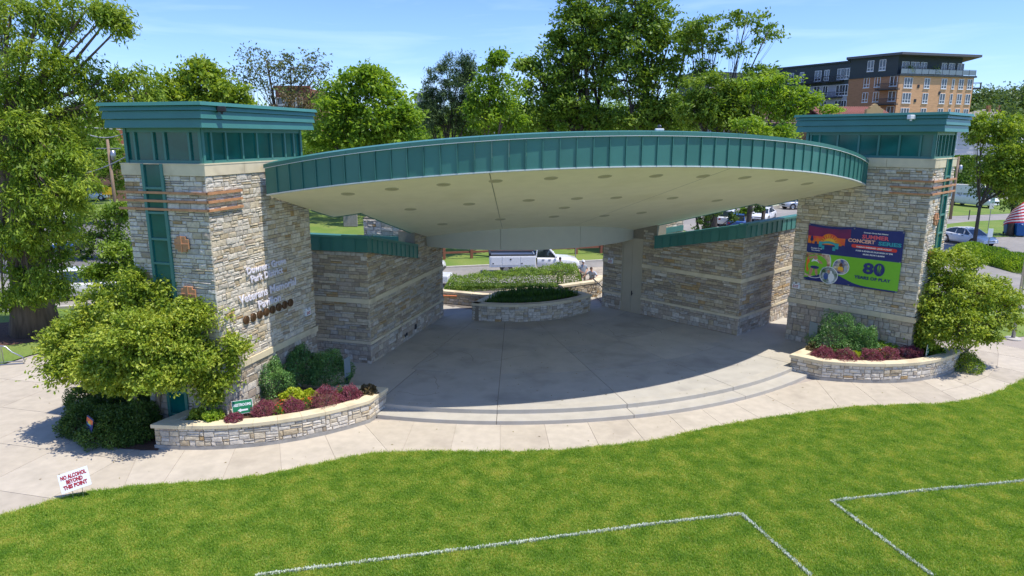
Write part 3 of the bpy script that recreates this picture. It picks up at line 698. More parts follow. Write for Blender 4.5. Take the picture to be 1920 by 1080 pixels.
# grass blades over the lawn in view
BLADE = leafmat('grass_blade', (.13, .27, .026), (.50, .505, .11), (.26, .405, .044), scale=1.8, trans=.45, rough=.45)
def tuft(n, h, spread, seed):
    r = random.Random(seed); b = MB()
    for _ in range(n):
        x, y = r.gauss(0, spread), r.gauss(0, spread); a = r.uniform(0, 6.28); l = r.uniform(.1, .9)*h; hh = h*r.uniform(.55, 1.1); w_ = r.uniform(.003, .006)
        dx, dy = math.cos(a)*w_, math.sin(a)*w_; ex, ey = -math.sin(a)*l, math.cos(a)*l
        b.add([(x-dx, y-dy, 0), (x+dx, y+dy, 0), (x+ex*.4+dx*.8, y+ey*.4+dy*.8, hh*.65), (x+ex*.4-dx*.8, y+ey*.4-dy*.8, hh*.65), (x+ex, y+ey, hh)], [(0, 1, 2, 3), (3, 2, 4)])
    return b
def scatter(name, region, z, tuft_o, density, seed, smin=.7, smax=1.4):
    """grass over a region: geometry nodes scatter a small tuft on the surface"""
    bm = bmesh.new(); f = bm.faces.new([bm.verts.new((x, y, z)) for x, y in region]); bmesh.ops.triangulate(bm, faces=bm.faces[:])
    me = bpy.data.meshes.new(name); bm.to_mesh(me); bm.free()
    o = bpy.data.objects.new(name, me); COL.objects.link(o); o['kind'] = 'stuff'
    ng = bpy.data.node_groups.new(name, 'GeometryNodeTree'); ng.interface.new_socket('Geometry', in_out='INPUT', socket_type='NodeSocketGeometry'); ng.interface.new_socket('Geometry', in_out='OUTPUT', socket_type='NodeSocketGeometry')
    n, l = ng.nodes, ng.links; gi = n.new('NodeGroupInput'); go = n.new('NodeGroupOutput')
    d = n.new('GeometryNodeDistributePointsOnFaces'); d.inputs['Density'].default_value = density; d.inputs['Seed'].default_value = seed
    oi = n.new('GeometryNodeObjectInfo'); oi.inputs[0].default_value = tuft_o
    ip = n.new('GeometryNodeInstanceOnPoints'); rv = n.new('FunctionNodeRandomValue'); rv.data_type = 'FLOAT_VECTOR'; rv.inputs[0].default_value = (-.15, -.15, 0); rv.inputs[1].default_value = (.15, .15, 6.28)
    rs = n.new('FunctionNodeRandomValue'); rs.inputs[2].default_value = smin; rs.inputs[3].default_value = smax
    l.new(gi.outputs[0], d.inputs['Mesh']); l.new(d.outputs['Points'], ip.inputs['Points']); l.new(oi.outputs['Geometry'], ip.inputs['Instance']); l.new(rv.outputs[0], ip.inputs['Rotation']); l.new(rs.outputs[1], ip.inputs['Scale']); l.new(ip.outputs[0], go.inputs[0])
    md = o.modifiers.new('scatter', 'NODES'); md.node_group = ng
    return o
TU = tuft(44, .045, .055, 3).build('grass', BLADE); TU['kind'] = 'stuff'; TU.location = (*G(700, 1000), .03)
near = edge_w[:-1]+[(27, 17), (14, 9.5), (-14, 9.5), (-19, 13)]
scatter('grass', near, .03, TU, 270, 5)
# chalked field lines: short blades caked with white paint
CHALK = mat('line_chalk', (.62, .66, .55), .95, .2, 30, col2=(.20, .30, .08), c2amt=.35, c2scale=9)
def chalk(pix):
    b = MB(); r = random.Random(len(pix)*7+pix[0][0])
    for p, q in zip(pix[:-1], pix[1:]):
        a, c = Vector(G(*p)), Vector(G(*q)); d = (c-a); l = d.length; d /= l; nn = Vector((-d.y, d.x))
        for _ in range(int(l*430)):
            t = r.uniform(0, l); o = r.gauss(0, .021); pt = a+d*t+nn*o; an = r.uniform(0, 6.28); w_ = r.uniform(.008, .016); h = r.uniform(.045, .075)
            dx, dy = math.cos(an)*w_, math.sin(an)*w_; ex, ey = -math.sin(an)*.03, math.cos(an)*.03
            b.add([(pt.x-dx, pt.y-dy, .03), (pt.x+dx, pt.y+dy, .03), (pt.x+dx*.7+ex, pt.y+dy*.7+ey, .03+h), (pt.x-dx*.7+ex, pt.y-dy*.7+ey, .03+h)], [(0, 1, 2, 3)])
    o = b.build('field_line', CHALK); o['kind'] = 'structure'
chalk([(480, 1084), (740, 1051), (1000, 1018), (1210, 989), (1390, 968), (1520, 1084)])
chalk([(1950, 903), (1730, 924), (1558, 944), (1748, 1084)])
# left verge with mulch ring, right verge
sheet_poly('verge', [G(-20, 691), G(55, 667), G(100, 656), G(180, 636), (-16.5, 33.0), (-17.5, 36.0), G(100, 579), G(0, 591), G(-300, 628), G(-700, 700)], .02, GRASSF)
sheet_poly('mulch_bed', [G(*p) for p in ((-60, 618), (0, 606), (60, 602), (104, 608), (112, 622), (80, 640), (20, 648), (-60, 652))], .03, SOIL)
sheet_poly('verge', [(24.6, 31.3), G(1840, 641), G(1780, 621), G(1760, 596), G(1830, 583), G(1930, 590), G(2100, 612), (48, 27)], .02, GRASSF)
sheet_poly('driveway', [G(1740, 600), G(1830, 583), G(1930, 590), G(2300, 630), (70, 45), G(1990, 520), G(1860, 484), G(1790, 472), (26, 50), (20, 40)], -.012, ASPH)
sheet_poly('planting_bed', [G(*p) for p in ((112, 790), (165, 828), (230, 843), (296, 846), (330, 790), (300, 750), (230, 735), (160, 745))], .03, SOIL)
sheet_poly('planting_bed', [L2W(*p) for p in ((14.3, -4.7), (14.95, -5.5), (15.6, -4.4), (16.0, -2.6), (15.3, -1.8), (13.8, -3.2))], .03, SOIL)
# street running behind, in the pavilion's own directions
def lsheet(name, pts, z, m, **k): return sheet_poly(name, pts, z, m, local=True, **k)
road = terrain('street', [-160, -60]+[k*1.5 for k in range(-20, 21)]+[60, 160], [14.9+k*.87 for k in range(11)], -.02, ASPH)
terrain('ramp', [4.3+k*.7 for k in range(14)], [9.5+k*.6 for k in range(10)], -.008, KERB)
lsheet('pavement', [(-9, 11.2), (4.3, 11.2), (4.8, 12.2), (-10, 12.2)], -.01, KERB)
for (u0, u1, v0, v1) in ((-160, -4, 14.6, 14.9), (14, 160, 14.6, 14.9), (-23, 18, 23.6, 23.85), (-160, -31, 23.6, 23.85)):
    nn = max(2, int((u1-u0)/3)); k = MB()
    for i in range(nn):
        a, b_ = u0+(u1-u0)*i/nn, u0+(u1-u0)*(i+1)/nn; k.prism([L2W(*p) for p in ((a, v0), (b_, v0), (b_, v1), (a, v1))], lambda x, y: gz(x, y)-.05, lambda x, y: gz(x, y)+.09)
    k = k.build('kerb', KERB, fix=True); k['kind'] = 'structure'
# driveway and lawns left of the axis, beyond the street
lsheet('driveway', [(-33, 23.6), (-24.5, 23.6), (-28, 60), (-42, 60)], -.018, ASPHD)
lsheet('parking_lot', [(25, 23.6), (110, 23.6), (110, 75), (26, 75), (25, 40)], -.018, ASPH)
lsheet('parking_lot', [(-90, 25), (-42, 25), (-42, 70), (-90, 70)], -.018, ASPHD)
lsheet('verge', [(44.5, 27.2), (47, 31.5), (60, 35.5), (90, 38), (90, 24.6), (54, 24.6), (47, 25.0)], -.0, GRASSF)
lsheet('verge', [(62, 40.5), (110, 44), (110, 60), (60, 56)], .0, GRASSF)
k = terrain('sand_patch', [5.0+k*.85 for k in range(11)], [13.6+k*.7 for k in range(12)], -.004, mat('sandy_soil', (.42, .36, .28), .95, .2, 8, .6, 20, col2=(.30, .25, .20), c2amt=.6, c2scale=1.5))

# litter: fallen leaves and clippings on the paving and the lawn edge
n_ = 420; rr_ = random.Random(21); b = MB()
for _ in range(n_):
    if rr_.random() < .6: px, py = rr_.uniform(60, 1880), rr_.uniform(700, 930)
    else: u, v = rr_.uniform(-8, 9), rr_.uniform(-6.5, 6); px = None
    z = .02
    if px is not None:
        x, y = G(px, py); u, v = W2L(x, y); z = .035 if inside((x, y), lawn_poly) else .018
        if math.hypot(u, v-CV) < R1 and v > -7.2 and abs(u) < 8.4: z = ZS+.006
    else:
        x, y = L2W(u, v); z = ZS+.006 if math.hypot(u, v-CV) < R2 else .018
    a = rr_.uniform(0, 6.28); s_ = rr_.uniform(.02, .045); c_, n__ = math.cos(a), math.sin(a)
    b.add([(x-c_*s_, y-n__*s_, z), (x+n__*s_*.5, y-c_*s_*.5, z+.006), (x+c_*s_, y+n__*s_, z+.004), (x-n__*s_*.5, y+c_*s_*.5, z+.008)], [(0, 1, 2, 3)])
o = b.build('fallen_leaves', mat('dry_leaf', (.20, .13, .05), .9, .4, 3, col2=(.14, .18, .03), c2amt=.6, c2scale=2)); o['kind'] = 'stuff'
# hairline cracks and old scuffs on the stage
b = MB()
for k in range(16):
    u, v = rr_.uniform(-6.5, 6.5), rr_.uniform(-4.5, 3.5); a = rr_.uniform(0, 6.28); w_ = .006
    for s_ in range(rr_.randint(3, 7)):
        a += rr_.uniform(-.5, .5); l = rr_.uniform(.15, .4); u2, v2 = u+math.cos(a)*l, v+math.sin(a)*l
        if math.hypot(u2, v2-CV) > R2-.2: break
        dx, dy = -math.sin(a)*w_, math.cos(a)*w_; b.add([(*L2W(u-dx, v-dy), ZS+.003), (*L2W(u2-dx, v2-dy), ZS+.003), (*L2W(u2+dx, v2+dy), ZS+.003), (*L2W(u+dx, v+dy), ZS+.003)], [(0, 1, 2, 3)]); u, v = u2, v2
o = b.build('pavement_cracks', mat('crack_dark', (.15, .13, .10), .95, .1)); o['kind'] = 'structure'
# ================================================================== VEGETATION
def leaf_mesh(name, c, ax, nr, ln, wd, m, parent=None):
    """diamond leaves: centres c, long axes ax, normals nr"""
    n = len(c); ax = ax/np.linalg.norm(ax, axis=1)[:, None]; s = np.cross(ax, nr); s /= np.linalg.norm(s, axis=1)[:, None]+1e-9
    ln = ln[:, None]; wd = wd[:, None]; nn = np.cross(s, ax)
    v = np.empty((n, 4, 3), np.float32); v[:, 0] = c-ax*ln*.5; v[:, 1] = c+s*wd*.5+ax*ln*.05+nn*wd*.12; v[:, 2] = c+ax*ln*.5; v[:, 3] = c-s*wd*.5+ax*ln*.05+nn*wd*.12
    me = bpy.data.meshes.new(name); me.vertices.add(4*n); me.vertices.foreach_set('co', v.reshape(-1)); me.loops.add(4*n); me.loops.foreach_set('vertex_index', np.arange(4*n, dtype=np.int32))
    me.polygons.add(n); me.polygons.foreach_set('loop_start', np.arange(0, 4*n, 4, dtype=np.int32)); me.polygons.foreach_set('loop_total', np.full(n, 4, np.int32))
    me.materials.append(m); me.update(calc_edges=True)
    o = bpy.data.objects.new(name, me); COL.objects.link(o)
    if parent: o.parent = parent
    return o
def rnd_unit(n):
    v = NR.normal(size=(n, 3)); return v/np.linalg.norm(v, axis=1)[:, None]
def clumps(lobes, per):
    """clump centres spread through the outer part of each lobe; returns centres and outward directions"""
    C_, O_, I_ = [], [], []
    for i, lb in enumerate(lobes):
        x, y, z, rx, ry, rz = lb[:6]; n = max(2, int(per*(lb[6] if len(lb) > 6 else 1)))
        u = rnd_unit(n); r = NR.uniform(.35, 1.0, n)**.6; r *= 1+NR.normal(0, .10, n)
        C_.append(np.array([x, y, z])+u*np.array([rx, ry, rz])*r[:, None]); O_.append(u); I_ += [i]*n
    return np.vstack(C_), np.vstack(O_), np.array(I_)
def make_crown(lobes, per, nleaf, crad, ln, m, parent, flat=.55, droop=.0, asp=.42, name='crown', jitter=.3, wind=(.25, 0, 0)):
    nleaf = int(nleaf*1.6); ln = ln*1.10; asp = min(.6, asp*1.2); crad *= .74
    c, o, ids = clumps(lobes, per); n = len(c)
    k = nleaf; cc = np.repeat(c, k, 0); oo = np.repeat(o, k, 0); cr_ = np.repeat(NR.uniform(.6, 1.35, n)*crad, k)
    p = NR.normal(size=(n*k, 3))*.5; p[:, 2] *= flat; p[:, 2] -= np.abs(NR.normal(size=n*k))*droop
    pos = cc+p*cr_[:, None]
    ax = oo*.7+rnd_unit(n*k)*.9+np.array(wind)+np.array([0, 0, -.25-droop]); nr = rnd_unit(n*k)*.75+np.array([0, 0, .8])
    l_ = ln*NR.uniform(1-jitter, 1+jitter, n*k)
    leaf_mesh(name, pos, ax, nr, l_, l_*asp, m, parent); return c, ids
def curve_pts(a, b, bend, n=5):
    a, b = Vector(a), Vector(b); out = []; bx = Vector((R.uniform(-1, 1), R.uniform(-1, 1), R.uniform(-.1, .6)))*bend*(b-a).length
    for i in range(n+1): t = i/n; out.append(a.lerp(b, t)+bx*(t*(1-t)*2))
    return out
def tree(name, label, base, lobes, trunk, m, per=60, nleaf=60, crad=.8, ln=.16, bark=None, group=None, flat=.55, droop=0., asp=.42, fork=None, twigs=.35, cat='tree', r2=None, crownname='crown', jitter=.5, limb=.42):
    T = empty(name, (0, 0, 0), 0, label, cat, group)
    c, ids = make_crown(lobes, per, nleaf, crad, ln, m, T, flat, droop, asp, crownname, jitter)
    tb = MB(); bx, by = base[0], base[1]; bz = base[2] if len(base) > 2 else 0
    top = fork or (bx, by, bz+(sum(l[2] for l in lobes)/len(lobes)-bz)*.45)
    pts = curve_pts((bx, by, bz-.1), top, .04, 5); n = len(pts)
    tb.tube(pts, [trunk*(1.35 if i == 0 else 1-.35*i/n) for i in range(n)], 9)
    for i, lb in enumerate(lobes):
        e = Vector(lb[:3]); rl = trunk*limb*min(1, (lb[3]+.5)/3+.35)
        pl = curve_pts(top, e, .12, 5); tb.tube(pl, [rl*(1-.7*j/5) for j in range(6)], 6)
        idx = np.where(ids == i)[0]
        for j in idx[:int(len(idx)*twigs)]:
            q = pl[R.randint(2, 5)]; tp = curve_pts(q, c[j], .12, 3); r0 = max(.012, rl*.22); tb.tube(tp, [r0, r0*.7, r0*.5, r0*.3], 4, caps=False)
    tb.build('trunk', bark or BARK, T, smooth=True)
    return T
def PL_(Y, *ls):
    """lobes from surveyed outlines: (x, y, rx, ry[, dY, weight]) in photo pixels at distance Y"""
    out = []
    for l in ls:
        x, y, rx, ry = l[:4]; Yd = Y+(l[4] if len(l) > 4 else 0); p = at(x, y, Yd); k = Yd/F
        out.append((p[0], p[1], p[2], rx*k, (rx*k+ry*k)*.5, ry*k, l[5] if len(l) > 5 else max(.25, rx*ry/2500)))
    return out
LF_YG = leafmat('leaf_yellow_green', (.075, .16, .014), (.41, .48, .06), (.21, .31, .03), scale=1.1, trans=.38)
LF_OR = leafmat('leaf_ornamental', (.085, .165, .016), (.56, .58, .09), (.27, .36, .035), scale=1.9, trans=.35)
LF_MG = leafmat('leaf_mid_green', (.06, .14, .016), (.31, .41, .06), (.16, .26, .03), scale=.7, trans=.35)
LF_BG = leafmat('leaf_bright_green', (.075, .18, .016), (.37, .48, .05), (.20, .33, .028), scale=.7, trans=.42)
LF_DK = leafmat('leaf_dark', (.034, .085, .018), (.18, .27, .05), (.085, .15, .026), scale=1.4, trans=.22)
LF_PN = leafmat('pine_needles', (.03, .078, .03), (.16, .23, .09), (.08, .135, .05), scale=.9, trans=.12)
LF_OL = leafmat('leaf_olive', (.06, .095, .03), (.20, .22, .085), (.12, .15, .05), scale=.8, trans=.3)
LF_HC = leafmat('hedge_leaf', (.05, .12, .014), (.33, .43, .06), (.16, .26, .03), scale=2.2, trans=.3)
LF_BX = leafmat('holly_leaf', (.035, .11, .04), (.24, .40, .11), (.11, .235, .06), scale=3, trans=.18, rough=.35)
LF_PU = leafmat('barberry_leaf', (.10, .018, .03), (.42, .13, .18), (.23, .055, .085), scale=6, trans=.2)
LF_RD = leafmat('red_flower', (.55, .02, .015), (.75, .06, .03), scale=6, trans=.2)
LF_LM = leafmat('lime_leaf', (.22, .30, .015), (.58, .62, .06), (.40, .48, .03), scale=5, trans=.35)
LF_RB = leafmat('rust_leaf', (.09, .07, .03), (.23, .15, .07), (.14, .11, .045), scale=1, trans=.2)

# --- near ornamental trees beside the planters
def small_tree(label, base, lobes, stems, per, nleaf, seed, mt=LF_OR, crad=.40, ln=.105):
    T = empty('ornamental_tree', (0, 0, 0), 0, label, 'tree')
    c, ids = make_crown(lobes, per, nleaf, crad, ln, mt, T, .62, .15, .42, 'crown', .35, (-.2, 0, 0))
    tb = MB()
    for (ox, oy, tx, ty, tz, r) in stems:
        a = Vector((base[0]+ox, base[1]+oy, -.05)); b = Vector((tx, ty, tz)); p = curve_pts(a, b, .10, 6)
        tb.tube(p, [r*(1-.55*i/6) for i in range(7)], 8)
        near_ = sorted(range(len(lobes)), key=lambda i: (Vector(lobes[i][:3])-b).length)[:5]
        for i in near_:
            pl = curve_pts(b, lobes[i][:3], .15, 4); tb.tube(pl, [r*.42, r*.36, r*.28, r*.2, r*.1], 6)
            idx = np.where(ids == i)[0]
            for j in idx[:int(len(idx)*.5)]:
                q = pl[R.randint(1, 4)]; tb.tube(curve_pts(q, c[j], .1, 3), [.014, .011, .008, .004], 4, caps=False)
    tb.build('trunk', mat('smooth_bark', (.33, .25, .18), .9, .25, 8, .5, 30, stretch=(1, 1, .3)), T, smooth=True); return T
Yt = 19.8
b = G(268, 812)
small_tree('bushy yellow-green ornamental tree overhanging the plaza, left of the lettered tower', (b[0], b[1]+.5), PL_(Yt, (150, 640, 62, 48, .4), (215, 575, 62, 48, .9), (300, 565, 62, 45, .8), (370, 595, 55, 46, .3), (260, 630, 85, 52, -.6), (345, 665, 62, 46, -.3), (200, 690, 62, 36, -.5), (125, 690, 42, 28, .0), (400, 690, 42, 38, .1), (430, 650, 28, 26, .3), (300, 700, 55, 28, -.9), (320, 535, 36, 24, .8), (395, 735, 22, 16, 0), (250, 520, 24, 14, .6), (230, 715, 50, 22, -.2), (170, 670, 46, 30, .2), (290, 660, 50, 34, .5)),
           [(0.1, 0, *[q for q in at(235, 700, Yt)], .075), (.35, .1, *[q for q in at(300, 690, Yt+.2)], .07), (.6, .2, *[q for q in at(350, 690, Yt+.4)], .06), (.3, .5, *[q for q in at(270, 660, Yt+.6)], .05)], 78, 62, 1)
Yt = 26.6
b = G(1765, 690)
small_tree('round yellow-green ornamental tree overhanging the right end of the planter', (b[0], b[1]+.2), PL_(Yt, (1790, 500, 46, 36, .3), (1760, 550, 52, 42, .2), (1830, 550, 55, 42, .2), (1870, 580, 42, 38, .2), (1745, 600, 42, 40, -.2), (1800, 605, 62, 40, -.4), (1860, 545, 34, 30, .5), (1730, 640, 26, 24, -.2), (1840, 625, 34, 18, 0), (1898, 565, 18, 22, .3), (1750, 480, 16, 14, .2)),
           [(0, 0, *[q for q in at(1765, 640, Yt)], .06), (.15, .1, *[q for q in at(1800, 630, Yt)], .06), (.5, .2, *[q for q in at(1840, 635, Yt)], .055)], 66, 56, 2, ln=.12)

# --- shrubs as leafy mounds
def shrub(name, label, x, y, z, rx, rz, m, n=1800, ln=.05, cat='shrub', group=None, ry=None, stems=True, asp=.5, flower=None):
    T = empty(name, (x, y, z), 0, label, cat, group); ry = ry or rx
    u = rnd_unit(n); u[:, 2] = np.abs(u[:, 2])*1.0-.12; r = NR.uniform(.45, 1, n)**.4
    lump = 1+.16*np.sin(u[:, 0]*7+x*5)*np.cos(u[:, 1]*6+y*3)+.1*np.sin(u[:, 2]*9+x)
    c = u*np.array([rx, ry, rz])*(r*lump)[:, None]+np.array([0, 0, rz*.12]); l_ = ln*NR.uniform(.6, 1.3, n)
    leaf_mesh('foliage', c, u+rnd_unit(n)*.8, u*.8+rnd_unit(n)*.6+np.array([0, 0, .4]), l_, l_*asp, m, T)
    if stems:
        b = MB()
        for _ in range(6): a = R.uniform(0, 6.28); b.tube([(0, 0, -.03), (math.cos(a)*rx*.3, math.sin(a)*ry*.3, rz*.4), (math.cos(a)*rx*.6, math.sin(a)*ry*.6, rz*.75)], [.02, .014, .008], 5)
        b.build('stem', BARK, T)
    if flower:
        n2 = n//9; u = rnd_unit(n2); u[:, 2] = np.abs(u[:, 2]); c = u*np.array([rx, ry, rz])*1.02+np.array([0, 0, rz*.12]); l_ = np.full(n2, ln*.8)
        leaf_mesh('flowers', c, rnd_unit(n2), u, l_, l_*.8, flower, T)
    return T
ZP = .72
def wp(u, v, z=ZP): x, y = L2W(u, v); return x, y, z
# hollies in the two planters (photo outlines turned into places on the bed)
for i, (px, py, Y, rx, rz, lab) in enumerate([(512, 712, 22.0, .62, .80, 'dark green holly bush at the left of the planter by the restrooms sign'), (565, 700, 23.1, .62, .85, 'tallest dark holly bush between two others below the medallions'), (618, 692, 23.0, .66, .72, 'rounded green holly bush beside the plaque post left of the stage'),
                                             (1570, 622, 26.9, .85, .98, 'large dark holly bush against the wall under the vinyl banner'), (1618, 632, 26.5, .58, .72, 'smaller holly bush at the right of the big one under the banner')]):
    p = at(px, py, Y); shrub('holly_bush', lab, p[0], p[1], ZP, rx*1.22, rz*1.5, LF_BX, 11000, .062, group='holly bushes in the planters')
# purple barberries
bl = [(497, 772, 'purple barberry mound next to the restrooms sign, right side'), (548, 764, 'purple barberry mound third from the left of the left planter'), (612, 752, 'biggest purple barberry mound, in the middle of the left planter'), (658, 742, 'purple barberry mound at the stage end of the left planter'), (440, 786, 'small purple barberry behind the restrooms sign leg')]
for i, (px, py, lab) in enumerate(bl):
    g = G(px, py+6, ZP); shrub('barberry', lab, g[0], g[1], ZP, (.36, .34, .47, .32, .25)[i]*1.12, (.36, .32, .44, .34, .24)[i]*1.35, LF_PU, 3200, .04, group='purple barberries in the left planter')
br = [(1545, 668, 'leftmost purple barberry mound in the banner-side planter'), (1585, 672, 'second purple barberry mound from the stage, under the banner'), (1632, 672, 'middle purple barberry mound in the right planter'), (1665, 668, 'purple barberry mound below the right edge of the banner'), (1708, 664, 'dark purple barberry in tree shade, right planter')]
for i, (px, py, lab) in enumerate(br):
    g = G(px, py+3, ZP); shrub('barberry', lab, g[0], g[1], ZP, .46, .44, LF_PU, 3200, .042, group='purple barberries in the right planter')
for i, (px, py, m, rx, rz, lab) in enumerate([(550, 745, LF_LM, .34, .25, 'lime green leafy plant in the left planter'), (580, 742, LF_LM, .22, .18, 'small lime plant right of the larger one, left planter'), (1620, 658, LF_LM, .34, .16, 'lime green plant behind the purple mounds, right planter'), (1605, 668, LF_LM, .20, .16, 'small lime tuft between two purple mounds, right planter'), (1650, 655, LF_BG, .55, .26, 'bright green spreading plant at the foot of the banner wall'),
                                          (400, 786, LF_BG, .28, .24, 'green leafy plant at the left tip of the left planter'), (1745, 658, LF_BG, .42, .24, 'green plant at the far right of the right planter'), (372, 780, LF_OR, .22, .2, 'pale green plant in the far left corner of the planter'), (1530, 655, LF_RB, .34, .24, 'bronze-leaved plant at the stage corner of the right planter'), (690, 736, LF_RB, .3, .2, 'bronze-leaved plant at the stage corner of the left planter')]):
    g = G(px, py+3, ZP); shrub('bedding_plant', lab, g[0], g[1], ZP, rx*1.2, rz*1.5, m, 1100, .085, stems=False, cat='plant', asp=.6)
for i, (px, py, lab) in enumerate([(576, 760, 'red flowers between two purple mounds, left planter'), (522, 776, 'red flowers near the green sign in the left planter'), (640, 738, 'red flowers near the plaque post, left planter'), (530, 768, 'tiny red blooms behind the purple mounds, left planter'), (1560, 660, 'red flowers at the left of the right planter'), (1598, 662, 'orange-red flowers behind the purple mounds, right planter'), (1650, 668, 'red blooms between the last purple mounds, right planter'), (476, 745, 'red flowers by the wall left of the hollies')]):
    g = G(px, py+2, ZP); shrub('red_flowers', lab, g[0], g[1], ZP, .20, .32, LF_MG, 260, .06, stems=False, cat='flowers', flower=LF_RD)
# dark shrubs under the left tree, and right tree
for i, (px, py, rx, rz, lab) in enumerate([(165, 800, .75, .75, 'dark shrub nearest the plaza below the ornamental tree'), (215, 815, .8, .8, 'dark shrub behind the small orange yard sign'), (262, 810, .7, .85, 'dark shrub touching the left end of the planter'), (175, 765, .8, .9, 'dark shrub at the back of the plaza-side bed'), (245, 752, .8, .9, 'dark shrub behind the ornamental tree stems'), (225, 775, .9, 1.0, 'tall dark shrub in the shade of the ornamental tree'), (310, 770, .6, .8, 'dark shrub behind the planter corner at the tower foot')]):
    g = G(px, py+8); shrub('dark_shrub', lab, g[0], g[1], .02, rx*1.15, rz*1.25, LF_DK, 8000, .075, group='dark shrubs under the left ornamental tree', flower=None)
for i, (px, py, rx, rz, lab) in enumerate([(1815, 692, .55, .75, 'loose green shrub spilling past the right planter end'), (1795, 680, .6, .8, 'dark shrub beneath the right ornamental tree')]):
    g = G(px, py+4); shrub('loose_shrub', lab, g[0], g[1], .02, rx, rz, LF_YG if i == 0 else LF_DK, 2600, .07)
# island bed: grassy liriope and low foliage
ib = MB(); bedp = [(-2.5, 5.75), (0, 5.1), (2.8, 6.25), (1.0, 8.0), (-.9, 7.5)]
r = random.Random(4); k = 0
while k < 3400:
    u, v = r.uniform(-2.6, 3.), r.uniform(4.9, 8.1)
    if not inside((u, v), bedp): continue
    k += 1; x, y = L2W(u, v); a = r.uniform(0, 6.28); h = r.uniform(.18, .42)*(1.15 if v > 6.2 else .6); l = r.uniform(.1, .35); w_ = .011
    dx, dy = math.cos(a)*w_, math.sin(a)*w_; ex, ey = -math.sin(a)*l, math.cos(a)*l; z = 1.08
    ib.add([(x-dx, y-dy, z), (x+dx, y+dy, z), (x+ex*.4+dx, y+ey*.4+dy, z+h*.9), (x+ex*.4-dx, y+ey*.4-dy, z+h*.9), (x+ex, y+ey, z+h*.75)], [(0, 1, 2, 3), (3, 2, 4)])
o = ib.build('ground_cover_grass', leafmat('liriope', (.03, .09, .012), (.14, .26, .035), (.07, .16, .018), scale=4, trans=.3)); o['kind'] = 'stuff'
# clipped hedge behind the stage
HG = empty('clipped_hedge', (0, 0, 0), 0, 'long clipped hedge of light green leaves behind the stage planter', 'hedge')
n = 26000; hx = NR.uniform(-4.15, 4.45, n); t = (hx+4.15)/8.6; yc = 40.3+t*1.9; tz = 1.22+.6*t; e_ = np.minimum(1, np.minimum((hx+4.15)/.6, (4.45-hx)/.6)+.35)
side = NR.randint(0, 3, n); zz = np.where(side == 0, tz*e_+NR.normal(0, .06, n), NR.uniform(-.3, 1, n)*tz*e_); yy = np.where(side == 0, yc+NR.uniform(-1.1, 1.1, n), yc+np.where(side == 1, -1.15, 1.15)+NR.normal(0, .08, n)); zz -= .42; zz += .07*np.sin(hx*2.7)+.05*np.sin(hx*6.1+yy*3)
cen = np.stack([hx, yy, zz], 1); nr = np.stack([np.zeros(n), np.where(side == 1, -1., np.where(side == 2, 1., 0)), np.where(side == 0, 1., .2)], 1)
l_ = .085*NR.uniform(.6, 1.4, n); leaf_mesh('foliage', cen, rnd_unit(n)+np.array([0, 0, .3]), nr+rnd_unit(n)*.7, l_, l_*.55, LF_HC, HG)
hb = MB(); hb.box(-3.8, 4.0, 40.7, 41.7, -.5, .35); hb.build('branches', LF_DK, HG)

# --- background trees
def T_(label, px, base_py, Y, lobes, trunk, m, **k):
    g = at(px, 300, Y); return tree(k.pop('name', 'tree'), label, (g[0], Y), PL_(Y, *lobes), trunk, m, **k)
# great bald cypress on the left
bx, by = G(58, 628)
tree('cypress_tree', 'huge feathery bald cypress with a flared trunk at the left edge', (bx, by+.4), PL_(31.5, (20, 30, 40, 34), (75, 20, 36, 24, .5), (120, 55, 34, 26, .6), (165, 15, 40, 22, .3), (212, 22, 24, 14, 0), (228, 45, 8, 10, 0), (60, 95, 34, 24, -.4), (105, 120, 36, 24, 0), (35, 150, 36, 34, -.4), (150, 130, 42, 22, .4), (190, 155, 44, 24, .3), (85, 170, 32, 22, .2),
     (245, 150, 40, 22, 0), (275, 175, 20, 16, 0), (130, 205, 40, 26, .2), (190, 205, 40, 22, 0), (225, 195, 26, 24, -.3), (45, 235, 48, 32, -.9), (110, 255, 40, 26, -.7), (20, 300, 42, 34, -1), (85, 310, 46, 34, -1.2), (140, 300, 38, 28, -1.0), (45, 370, 46, 34, -1.5), (110, 370, 44, 32, -1.7), (155, 345, 30, 20, -1.6),
     (75, 430, 42, 30, -1.2), (25, 440, 40, 34, -1.0), (125, 430, 26, 22, -1.2), (100, 475, 30, 22, -.8), (30, 500, 36, 22, -.6), (205, 25, 10, 12, 0), (-60, 200, 90, 120, 0), (-80, 400, 80, 80, 0), (35, 535, 30, 22, -1), (90, 515, 34, 24, -1.1), (5, 560, 20, 18, -.8), (120, 540, 16, 16, -1.1), (60, 545, 26, 16, -1.4)),
     .85, LF_YG, per=52, nleaf=40, crad=.62, ln=.21, bark=mat('cypress_bark', (.135, .098, .072), .95, .35, 6, 1.0, 10, stretch=(1, 1, .15)), fork=(bx+.2, by+.4, 9.5), droop=.45, flat=.8, asp=.24, twigs=.3, limb=.2)
T_('bare-trunked tall tree at the far left behind the cypress', 12, 0, 46, [(10, 40, 50, 60), (20, 150, 40, 50), (-30, 120, 60, 90), (20, 240, 30, 26)], .42, LF_OL, per=26, nleaf=26, crad=1.0, ln=.2, bark=BARKD, droop=.2, twigs=.5)
T_('broad glossy oak rising behind the left tower roof', 385, 0, 58, [(330, 170, 42, 36), (385, 155, 40, 36), (430, 180, 42, 30), (355, 200, 60, 34), (450, 210, 42, 24), (300, 200, 40, 30), (375, 125, 16, 16)], .45, LF_YG, per=60, nleaf=42, crad=1.1, ln=.32, bark=BARKD)
